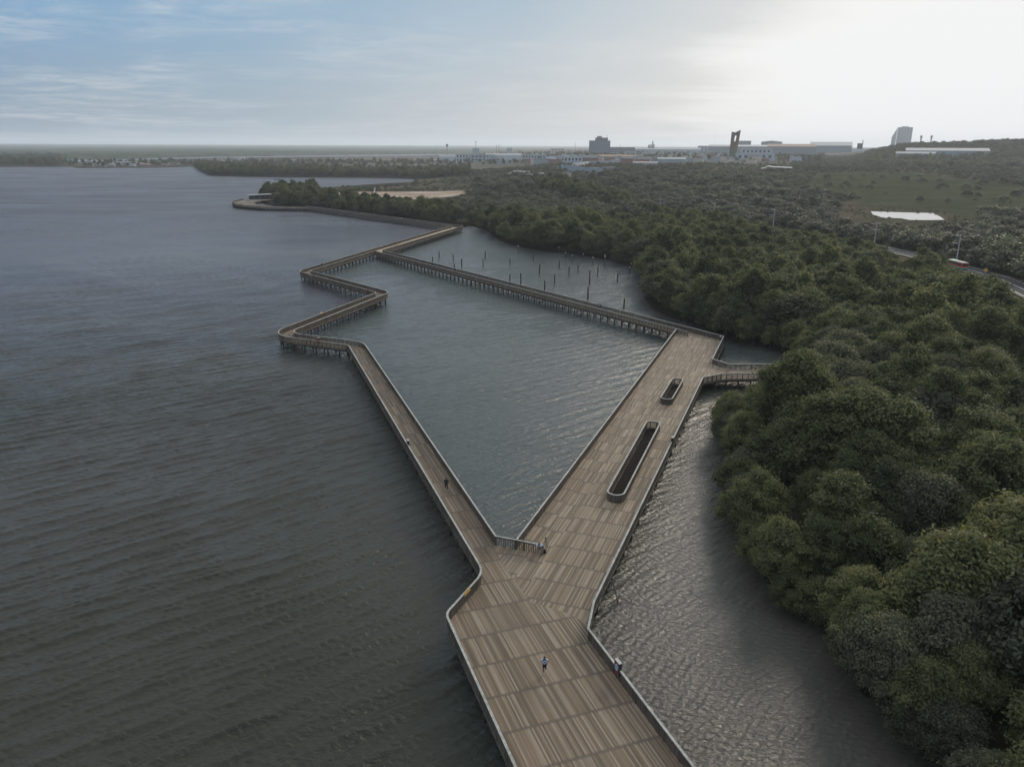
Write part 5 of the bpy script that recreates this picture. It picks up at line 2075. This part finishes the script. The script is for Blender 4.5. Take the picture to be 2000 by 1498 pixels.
# pale benches on the round platform
for i, (bx, by, ro) in enumerate([(-200, 604, .5), (-196, 598, 1.2), (-192, 606, 2.2), (-203, 596, 1.7)]):
    e = empty('bench', (bx, by, ZD), ro, 'pale slatted bench on the rounded end platform, %s from the tip' % ordinal([2, 3, 4, 1][i]), 'bench', 'benches on the end platform')
    MB().box((0, 0, .42), (3.4, .9, .1)).build('seat', M_frame, e)
    MB().box((0, .45, .75), (3.4, .1, .5)).build('backrest', M_frame, e)
    for s_ in (-1.4, 1.4):
        MB().box((s_, 0, .19), (.12, .7, .38)).build('leg', M_dark, e)

# wall in the bare lot
c0, c1 = px(729, 386, 1), px(733, 371, 1)
q = Vector((c1[0] - c0[0], c1[1] - c0[1]))
e = tag(MB().box(((c0[0] + c1[0]) / 2, (c0[1] + c1[1]) / 2, 2.2), (q.length, .5, 2.8), math.atan2(q.y, q.x)).build('lot_wall', M_grey_w), 'plain grey wall crossing the bare sandy lot', 'wall')

# ------------------------------------------------------------------ power poles
M_pole = plain('concrete_pole', (.36, .36, .37), .85, .12, .8)
pp = [(1866, 521, 458.5), (1706, 486, 434.5), (1508, 462, 408), (1394, 427, 396), (1290, 409, 389), (1225, 398, 381), (1193, 391, 377), (1143, 386, 370.5), (1111, 377, 365)]
pn = ['nearest, beside the bus', 'second in the line behind the bus', 'third in the line, above the mangroves', 'fourth in the line', 'fifth in the line', 'sixth in the line', 'seventh in the line', 'eighth, small', 'ninth, near the road bend']
for (xx, yb, yt), lb in zip(pp, pn):
    X_, Y_, Z_, W_, H_, tt = site(xx - 1, xx + 1, yt, yb)
    dxx = math.atan2(-.25, 1)
    e = empty('power_pole', (X_, Y_, Z_), .35, 'pale concrete power pole with crossarms along the road, ' + lb, 'power pole', 'power poles along the road')
    MB().tube([(0, 0, -.5), (0, 0, H_)], [.26, .15], 8).build('shaft', M_pole, e)
    for k_, z in enumerate((H_ - .4, H_ - 3.0)):
        l = 3.2 if k_ else 2.6
        c_ = MB().box((-l * .42, 0, z), (l, .18, .2))
        c_.tube([(-l * .45, 0, z), (0, 0, z - 1.3)], .05, 5)
        ca = c_.build('crossarm', M_pole, e)
        for j in range(3):
            MB().tube([(-l * .85 + l * .4 * j, 0, z + .1), (-l * .85 + l * .4 * j, 0, z + .38)], [.06, .04], 6).build('insulator', M_grey_w, ca)

# road sign
c = px(1923, 541, 1.0)
e = empty('road_sign', (c[0], c[1], float(terrain([c])[0])), rad(-25), 'yellow diamond road sign on a thin post by the road', 'sign')
MB().tube([(0, 0, -.3), (0, 0, 2.0)], .05, 6).build('post', M_pole, e)
d_ = .75
b = MB()
b.v += [(0, -.03, 1.6), (d_, -.03, 1.6 + d_), (0, -.03, 1.6 + 2 * d_), (-d_, -.03, 1.6 + d_), (0, .03, 1.6), (d_, .03, 1.6 + d_), (0, .03, 1.6 + 2 * d_), (-d_, .03, 1.6 + d_)]
b.f += [(0, 1, 2, 3), (7, 6, 5, 4), (1, 0, 4, 5), (2, 1, 5, 6), (3, 2, 6, 7), (0, 3, 7, 4)]
b.build('panel', M_yel, e)

# ------------------------------------------------------------------ vehicles
M_tyre = plain('tyre', (.02, .02, .02), .9, .1)
M_busg = plain('bus_green', (.10, .30, .25), .6, .1, .3, spec=.1)
M_busr = plain('bus_red', (.55, .06, .05), .4, .15, .3)
M_buso = plain('bus_white', (.26, .25, .24), .7, .1, .3, spec=.08)
c = px(1869, 526.5, 1.0)
i0 = int(np.argmin(np.hypot(ROADP[:, 0] - c[0], ROADP[:, 1] - c[1])))
dv = ROADP[min(i0 + 3, len(ROADP) - 1)] - ROADP[max(i0 - 3, 0)]
ha = math.atan2(dv[1], dv[0])
e = empty('bus', (c[0], c[1], 1.3), ha, 'red and green bus with a pale roof driving along the road', 'bus')
MB().box((0, 0, 1.55), (9.5, 2.4, 2.1)).build('body', M_busr, e)
MB().box((0, 0, .75), (9.6, 2.46, .5)).build('skirt', M_busg, e)
b = MB()
b.box((2.6, 0, 2.72), (4.6, 2.5, .26), 0, .94)
b.build('roof', M_busg, e)
MB().box((-2.4, 0, 2.72), (5.0, 2.5, .26), 0, .94).build('roof', M_buso, e)
for s_ in (-1, 1):
    MB().box((0, s_ * 1.21, 1.95), (8.6, .05, .75)).build('window', M_glass, e)
MB().box((-4.76, 0, 1.95), (.05, 2.0, .8)).build('rear_window', M_glass, e)
MB().box((4.76, 0, 1.85), (.05, 2.1, 1.1)).build('windscreen', M_glass, e)
for x_ in (-3.0, 3.0):
    for s_ in (-1.05, 1.05):
        MB().tube([(x_, s_ - .15, .48), (x_, s_ + .15, .48)], .48, 14).build('wheel', M_tyre, e)


def car_proto(mat, lb, X_, Y_, Z_, a, group):
    e = empty('car', (X_, Y_, Z_), a, lb, 'car', group)
    b = MB()
    pr = [(-2.1, .35), (2.1, .35), (2.15, .75), (1.2, .92), (-1.9, .98), (-2.15, .8)]
    n = len(pr)
    b.v += [(p[0], -.85, p[1]) for p in pr] + [(p[0], .85, p[1]) for p in pr]
    b.f += [tuple(range(n)), tuple(range(2 * n - 1, n - 1, -1))] + [((i + 1) % n, i, i + n, (i + 1) % n + n) for i in range(n)]
    b.build('body', mat, e)
    b = MB()
    pr = [(-1.7, .96), (.95, .93), (.35, 1.45), (-1.2, 1.47)]
    n = 4
    b.v += [(p[0], -.76, p[1]) for p in pr] + [(p[0], .76, p[1]) for p in pr]
    b.f += [tuple(range(n)), tuple(range(2 * n - 1, n - 1, -1))] + [((i + 1) % n, i, i + n, (i + 1) % n + n) for i in range(n)]
    b.build('cabin', M_glass, e)
    MB().box((-.42, 0, 1.48), (1.5, 1.45, .07)).build('roof', mat, e)
    for x_ in (-1.3, 1.35):
        for s_ in (-.8, .8):
            MB().tube([(x_, s_ - .1, .32), (x_, s_ + .1, .32)], .32, 10).build('wheel', M_tyre, e)
    return e


CM = {'white': plain('car_white', (.7, .7, .7), .3, .05), 'yellow': plain('car_yellow', (.62, .50, .06), .35, .08), 'silver': plain('car_silver', (.42, .44, .46), .3, .08), 'red': plain('car_red', (.4, .05, .04), .35, .08), 'blue': plain('car_blue', (.12, .28, .45), .35, .08), 'dark': plain('car_dark', (.05, .05, .055), .35, .1)}
cl_ = [(1107, 348, 'white', 'white car on the far road just below the ball field wall'), (1122, 352, 'white', 'white car in the middle of the far road bend'), (1128, 355, 'silver', 'silver car nearest the scrub on the far road bend'), (1124.5, 347.5, 'red', 'red car at the top of the far road bend'),
       (1118, 346, 'yellow', 'yellow car behind the red car on the far road'), (1131, 350, 'blue', 'blue car at the right edge of the far road bend'), (1097, 369, 'white', 'white car on the lower stretch of the far road'), (1062, 356, 'white', 'white car parked by the tree clump')]
for xx, yy, cn, lb in cl_:
    X_, Y_, Z_, tt = hit(xx, yy)
    car_proto(CM[cn], lb, X_, Y_, Z_ + .35, 1.2, 'cars on the far road')
pk = {}
for i, xx in enumerate([1550, 1554, 1558, 1566, 1570, 1574, 1579, 1583]):
    cn = 'yellow' if i not in (3,) else 'white'
    X_, Y_, Z_, tt = hit(xx, 317.5)
    pk[cn] = pk.get(cn, 0) + 1
    car_proto(CM[cn], '%s parked car in the far row beside the canopy, %s %s one from the left' % (cn, ordinal(pk[cn]), cn), X_, Y_, Z_ + .3, 1.0, 'cars parked beyond the canopy')
pk = {}
for i, (xx, yy, cn) in enumerate([(1627, 324, 'yellow'), (1632, 322.5, 'yellow'), (1637, 323.5, 'white'), (1642, 322, 'yellow'), (1647, 321, 'yellow'), (1645, 325, 'silver')]):
    X_, Y_, Z_, tt = hit(xx, yy)
    pk[cn] = pk.get(cn, 0) + 1
    car_proto(CM[cn], '%s car parked in the clearing right of the canopy, %s %s one from the left' % (cn, ordinal(pk[cn]), cn), X_, Y_, Z_ + .3, .8 + i * .1, 'cars parked in the clearing')

# small boat in the inlet
c = px(541, 351.3, 0)
e = empty('boat', (c[0], c[1], 0), .1, 'small dark open boat crossing the inlet below the headland', 'boat')
b = MB()
sec = [(-3.6, .75, .9), (-1.5, .95, .85), (1.5, .9, .9), (3.2, .45, 1.1), (4.2, .05, 1.3)]
for x_, w_, h_ in sec:
    b.v += [(x_, -w_, h_), (x_, -w_ * .6, -.1), (x_, w_ * .6, -.1), (x_, w_, h_), (x_, w_ * .85, h_ - .02), (x_, w_ * .5, .15), (x_, -w_ * .5, .15), (x_, -w_ * .85, h_ - .02)]
for i in range(len(sec) - 1):
    for k_ in range(8):
        l = (k_ + 1) % 8
        b.f.append((i * 8 + k_, i * 8 + l, i * 8 + 8 + l, i * 8 + 8 + k_))
b.f += [tuple(reversed(range(8))), tuple(range(32, 40))]
b.build('hull', M_darkw, e)
MB().box((-3.8, 0, .9), (.5, .45, 1.1)).build('outboard', M_dark, e)
MB().box((-.5, 0, .6), (.4, 1.5, .08)).build('seat', M_frame, e)

# ------------------------------------------------------------------ people
M_skin_d = plain('dark_skin', (.10, .058, .04), .55, .1, 8)
M_skin = plain('tan_skin', (.30, .18, .12), .55, .1, 8)
M_hair = plain('black_hair', (.012, .011, .010), .6, .2, 20)
M_black = plain('black_cloth', (.014, .014, .016), .85, .2, 10)
M_blue_t = plain('pale_blue_cloth', (.40, .52, .74), .8, .08, 6)
M_white_t = plain('white_cloth', (.62, .66, .72), .8, .08, 6)
M_navy = plain('dark_trousers', (.025, .025, .032), .85, .2, 10)
M_shoe = plain('white_shoes', (.62, .63, .65), .6, .1, 6)
M_redt = plain('red_cloth', (.42, .06, .05), .8, .1, 6)
M_eye = plain('eye', (.02, .02, .02), .3, .1)


def skinned(name, verts, edges, radii, mat, parent, root=0, sub=2):
    me = bpy.data.meshes.new(name)
    me.from_pydata([tuple(v) for v in verts], edges, [])
    o = link(name, me, mat, parent)
    o.modifiers.new('skin', 'SKIN').use_smooth_shade = True
    for i, r in enumerate(radii):
        sv = me.skin_vertices[0].data[i]
        sv.radius = (r, r) if not hasattr(r, '__len__') else r
        sv.use_root = (i == root)
    m = o.modifiers.new('round', 'SUBSURF')
    m.levels = m.render_levels = sub
    return o


def person(label, loc, rz, J, top, legs, skin, shoe, hair=M_hair, group=None, long_sleeves=False, shorts=False, name='person'):
    """J: joint positions in metres, the figure faces -y"""
    e = empty(name, loc, rz, label, 'person', group)
    v, ed, rd_ = [], [], []

    def add(p, r, par=None):
        v.append(Vector(p))
        rd_.append(r)
        if par is not None: ed.append((par, len(v) - 1))
        return len(v) - 1
    g = {k: Vector(q) for k, q in J.items()}
    pel = add(g['pelvis'], (.135, .10))
    spi = add(g['spine'], (.12, .09), pel)
    che = add(g['chest'], (.145, .105), spi)
    nk = add(g['neck'], .055, che)
    h0 = g['head']
    jaw = add(g['neck'].lerp(h0, .55), (.062, .07), nk)
    hd = add(h0, (.078, .095), jaw)
    add(h0 + (h0 - g['neck']).normalized() * .08, .06, hd)
    for s_ in 'LR':
        sh = add(g['sh' + s_], .062, che)
        el_ = add(g['el' + s_], .043, sh)
        wr_ = add(g['wr' + s_], .029, el_)
        fd = (g['wr' + s_] - g['el' + s_]).normalized()
        pa = add(g['wr' + s_] + fd * .06, (.036, .02), wr_)
        side = fd.cross(Vector((0, 1, 0)) if abs(fd.y) < .8 else Vector((1, 0, 0))).normalized()
        curl = fd.cross(side).normalized()
        for k_, (o_, l_) in enumerate(((-.033, .07), (-.011, .08), (.011, .075), (.033, .058))):
            b0 = add(g['wr' + s_] + fd * .10 + side * o_, .0095, pa)
            b1 = add(v[b0] + fd * l_ * .55 + curl * .012, .0088, b0)
            add(v[b1] + fd * l_ * .35 + curl * .025, .008, b1)
        t0 = add(g['wr' + s_] + fd * .045 + side * -.04, .011, pa)
        add(v[t0] + fd * .045 + side * -.02 + curl * .015, .009, t0)
        hp_ = add(g['hip' + s_], .095, pel)
        kn_ = add(g['kn' + s_], .058, hp_)
        cf = add(g['kn' + s_].lerp(g['an' + s_], .3), .056, kn_)
        an_ = add(g['an' + s_], .036, cf)
        add(g['toe' + s_], (.038, .028), an_)
    body = skinned('body', v, ed, rd_, skin, e)
    # nose and ears on the head, hair above
    fdir = Vector(J.get('face', (0, -1, 0))).normalized()
    upv = (h0 - g['neck']).normalized()
    sd_ = fdir.cross(upv).normalized()
    fb = MB()
    fb.tube([h0 + fdir * .085 + upv * .012, h0 + fdir * .118 - upv * .03, h0 + fdir * .09 - upv * .04], [.009, .016, .012], 6)
    fb.build('nose', skin, e, smooth_shade=True)
    for k_ in (-1, 1):
        MB().tube([h0 + sd_ * .078 * k_ + upv * .02, h0 + sd_ * .092 * k_, h0 + sd_ * .078 * k_ - upv * .03], [.012, .02, .01], 6).build('ear', skin, e)
        MB().tube([h0 + fdir * .088 + sd_ * .032 * k_ + upv * .012, h0 + fdir * .096 + sd_ * .032 * k_ + upv * .012], .011, 8).build('eye', M_eye, e)
    MB().tube([h0 + fdir * .086 - upv * .062 - sd_ * .022, h0 + fdir * .094 - upv * .064, h0 + fdir * .086 - upv * .062 + sd_ * .022], [.005, .008, .005], 6).build('mouth', M_redt, e)
    skinned('hair', [h0 - fdir * .03 - upv * .01, h0 - fdir * .012 + upv * .075, h0 + fdir * .05 + upv * .085], [(0, 1), (1, 2)], [(.088, .088), (.085, .09), (.045, .05)], hair, e)
    # shirt
    tv = [g['pelvis'] + Vector((0, 0, -.10)), g['spine'], g['chest'], g['neck'].lerp(g['chest'], .35)]
    te, tr_ = [(0, 1), (1, 2), (2, 3)], [(.158, .125), (.148, .118), (.172, .132), .085]
    skinned('shirt', tv, te, tr_, top, e)
    for s_ in 'LR':
        a_, b_, c_ = g['sh' + s_], g['el' + s_], g['wr' + s_]
        sv_ = [a_.lerp(g['chest'], .45), a_, a_.lerp(b_, .62)]
        sr_ = [.075, .084, .068]
        if long_sleeves:
            sv_ += [b_, b_.lerp(c_, .85)]
            sr_ += [.060, .045]
        skinned('sleeve', sv_, [(k_, k_ + 1) for k_ in range(len(sv_) - 1)], sr_, top, e)
    lv, le, lr = [g['pelvis'] + Vector((0, 0, -.01))], [], [(.152, .122)]
    for s_ in 'LR':
        i0_ = len(lv)
        lv += [g['hip' + s_], g['hip' + s_].lerp(g['kn' + s_], .78 if shorts else .98)]
        le += [(0, i0_), (i0_, i0_ + 1)]
        lr += [.112, .095 if shorts else .074]
        if not shorts:
            lv += [g['kn' + s_].lerp(g['an' + s_], .93)]
            le += [(i0_ + 1, i0_ + 2)]
            lr += [.062]
    skinned('shorts' if shorts else 'trousers', lv, le, lr, legs, e)
    for s_ in 'LR':
        a_, t_ = g['an' + s_], g['toe' + s_]
        d_ = (t_ - a_)
        skinned('shoe', [a_ - d_ * .25 + Vector((0, 0, -.03)), a_ + d_ * .35 + Vector((0, 0, -.03)), t_ + d_ * .12], [(0, 1), (1, 2)], [(.045, .05), (.05, .042), (.045, .034)], shoe, e)
    return e


STAND = dict(pelvis=(0, 0, .95), spine=(0, .01, 1.13), chest=(0, .01, 1.34), neck=(0, .0, 1.50), head=(0, -.02, 1.66), shL=(.18, .01, 1.42), elL=(.25, .03, 1.15), wrL=(.27, -.04, .91), shR=(-.18, .01, 1.42), elR=(-.25, .03, 1.15),
             wrR=(-.27, -.04, .91), hipL=(.09, 0, .90), knL=(.10, -.03, .50), anL=(.10, .03, .09), toeL=(.11, -.13, .04), hipR=(-.09, 0, .90), knR=(-.10, -.03, .50), anR=(-.10, .03, .09), toeR=(-.11, -.13, .04))
RUN = dict(pelvis=(0, 0, .97), spine=(0, -.03, 1.14), chest=(0, -.07, 1.35), neck=(0, -.10, 1.50), head=(0, -.14, 1.66), shL=(.19, -.06, 1.42), elL=(.30, .12, 1.20), wrL=(.24, -.10, 1.12), shR=(-.19, -.08, 1.42), elR=(-.31, .02, 1.18),
           wrR=(-.27, -.22, 1.22), hipL=(.09, 0, .92), knL=(.11, -.20, .56), anL=(.10, .24, .50), toeL=(.10, .30, .36), hipR=(-.08, 0, .92), knR=(-.06, -.07, .51), anR=(-.05, .0, .10), toeR=(-.05, -.17, .05))
WALK = dict(STAND, knL=(.10, -.12, .52), anL=(.11, -.20, .12), toeL=(.12, -.36, .08), knR=(-.10, .06, .50), anR=(-.10, .24, .14), toeR=(-.10, .12, .04), elL=(.25, .10, 1.17), wrL=(.25, .10, .92), elR=(-.25, -.05, 1.16), wrR=(-.26, -.16, .93))
LEAN = dict(pelvis=(0, .12, .93), spine=(0, .03, 1.08), chest=(0, -.14, 1.22), neck=(.01, -.28, 1.31), head=(.03, -.38, 1.43), face=(.3, -.8, -.35), shL=(.19, -.18, 1.28), elL=(.27, -.36, 1.12), wrL=(.10, -.52, 1.22), shR=(-.18, -.16, 1.28), elR=(-.26, -.36, 1.13),
            wrR=(-.06, -.52, 1.22), hipL=(.09, .12, .88), knL=(.10, .10, .49), anL=(.10, .16, .09), toeL=(.11, 0, .04), hipR=(-.09, .12, .88), knR=(-.11, .02, .49), anR=(-.12, .12, .09), toeR=(-.13, -.04, .04))

c = px(1063, 1315, ZD)
e = person('runner in a pale blue T-shirt, black shorts and white shoes crossing the plaza deck', (c[0], c[1], ZD), rad(-4), RUN, M_blue_t, M_black, M_skin_d, M_shoe, shorts=True)
# dark triangular print on the chest, following the cloth
MB().face((-.07, -.208, 1.22), (.07, -.208, 1.22), (.015, -.212, 1.345)).build('shirt_print', M_black, e)
c = px(872, 956.5, ZD)
person('person in black clothes and light shoes walking along the narrow walkway', (c[0], c[1], ZD), rad(12), WALK, M_black, M_black, M_skin_d, M_shoe, long_sleeves=True)
c = px(1057, 1083, ZD)
person('person in a pale blue shirt leaning on the end of the short cross railing', (c[0] - .15, c[1] + .15, ZD), rad(-20), LEAN, M_blue_t, M_navy, M_skin, M_black, long_sleeves=True)

# tripod with camera and a bag beside the leaning person
c = px(1065, 1075.5, ZD)
e = empty('tripod', (c[0], c[1], ZD), .5, 'dark camera tripod standing behind the leaning person', 'tripod')
for k_ in range(3):
    a = 2 * PI * k_ / 3 + .3
    MB().tube([(math.cos(a) * .05, math.sin(a) * .05, 1.32), (math.cos(a) * .48, math.sin(a) * .48, 0)], [.022, .016], 6).build('leg', M_dark, e)
MB().tube([(0, 0, 1.15), (0, 0, 1.5)], .025, 8).build('centre_column', M_dark, e)
MB().box((0, 0, 1.56), (.16, .12, .12)).tube([(0, -.05, 1.56), (0, -.2, 1.56)], .045, 10).build('camera', M_black, e)
c = px(1062.5, 1080, ZD)
e = empty('camera_bag', (c[0], c[1], ZD), .4, 'black camera bag on the deck at the railing end', 'bag')
MB().box((0, 0, .21), (.36, .24, .42), 0, .92).build('body', M_black, e)
MB().tube([(-.12, 0, .40), (-.1, 0, .56), (.1, 0, .56), (.12, 0, .40)], .018, 6).build('handle', M_dark, e)

for (xx, yy, tp_, lg, lb, rz_) in [(731.5, 423.5, M_white_t, M_navy, 'distant person in white walking alone on the far walkway', 1.0), (779.5, 430.5, M_white_t, M_navy, 'distant person in white, left of a pair on the far walkway', 2.0),
                                   (784, 431, M_white_t, M_black, 'distant person in white, right of a pair on the far walkway', 2.4), (786.5, 432, M_redt, M_black, 'distant person in red just behind the pair in white', 1.4),
                                   (880, 449.5, M_redt, M_black, 'distant person in red at the far corner of the pale causeway', .3), (718.5, 575, M_redt, M_black, 'distant person in orange-red at the second bend of the zigzag', .6)]:
    c = px(xx, yy, ZD)
    person(lb, (c[0], c[1], ZD), rz_, STAND, tp_, lg, M_skin, M_black, long_sleeves=True)
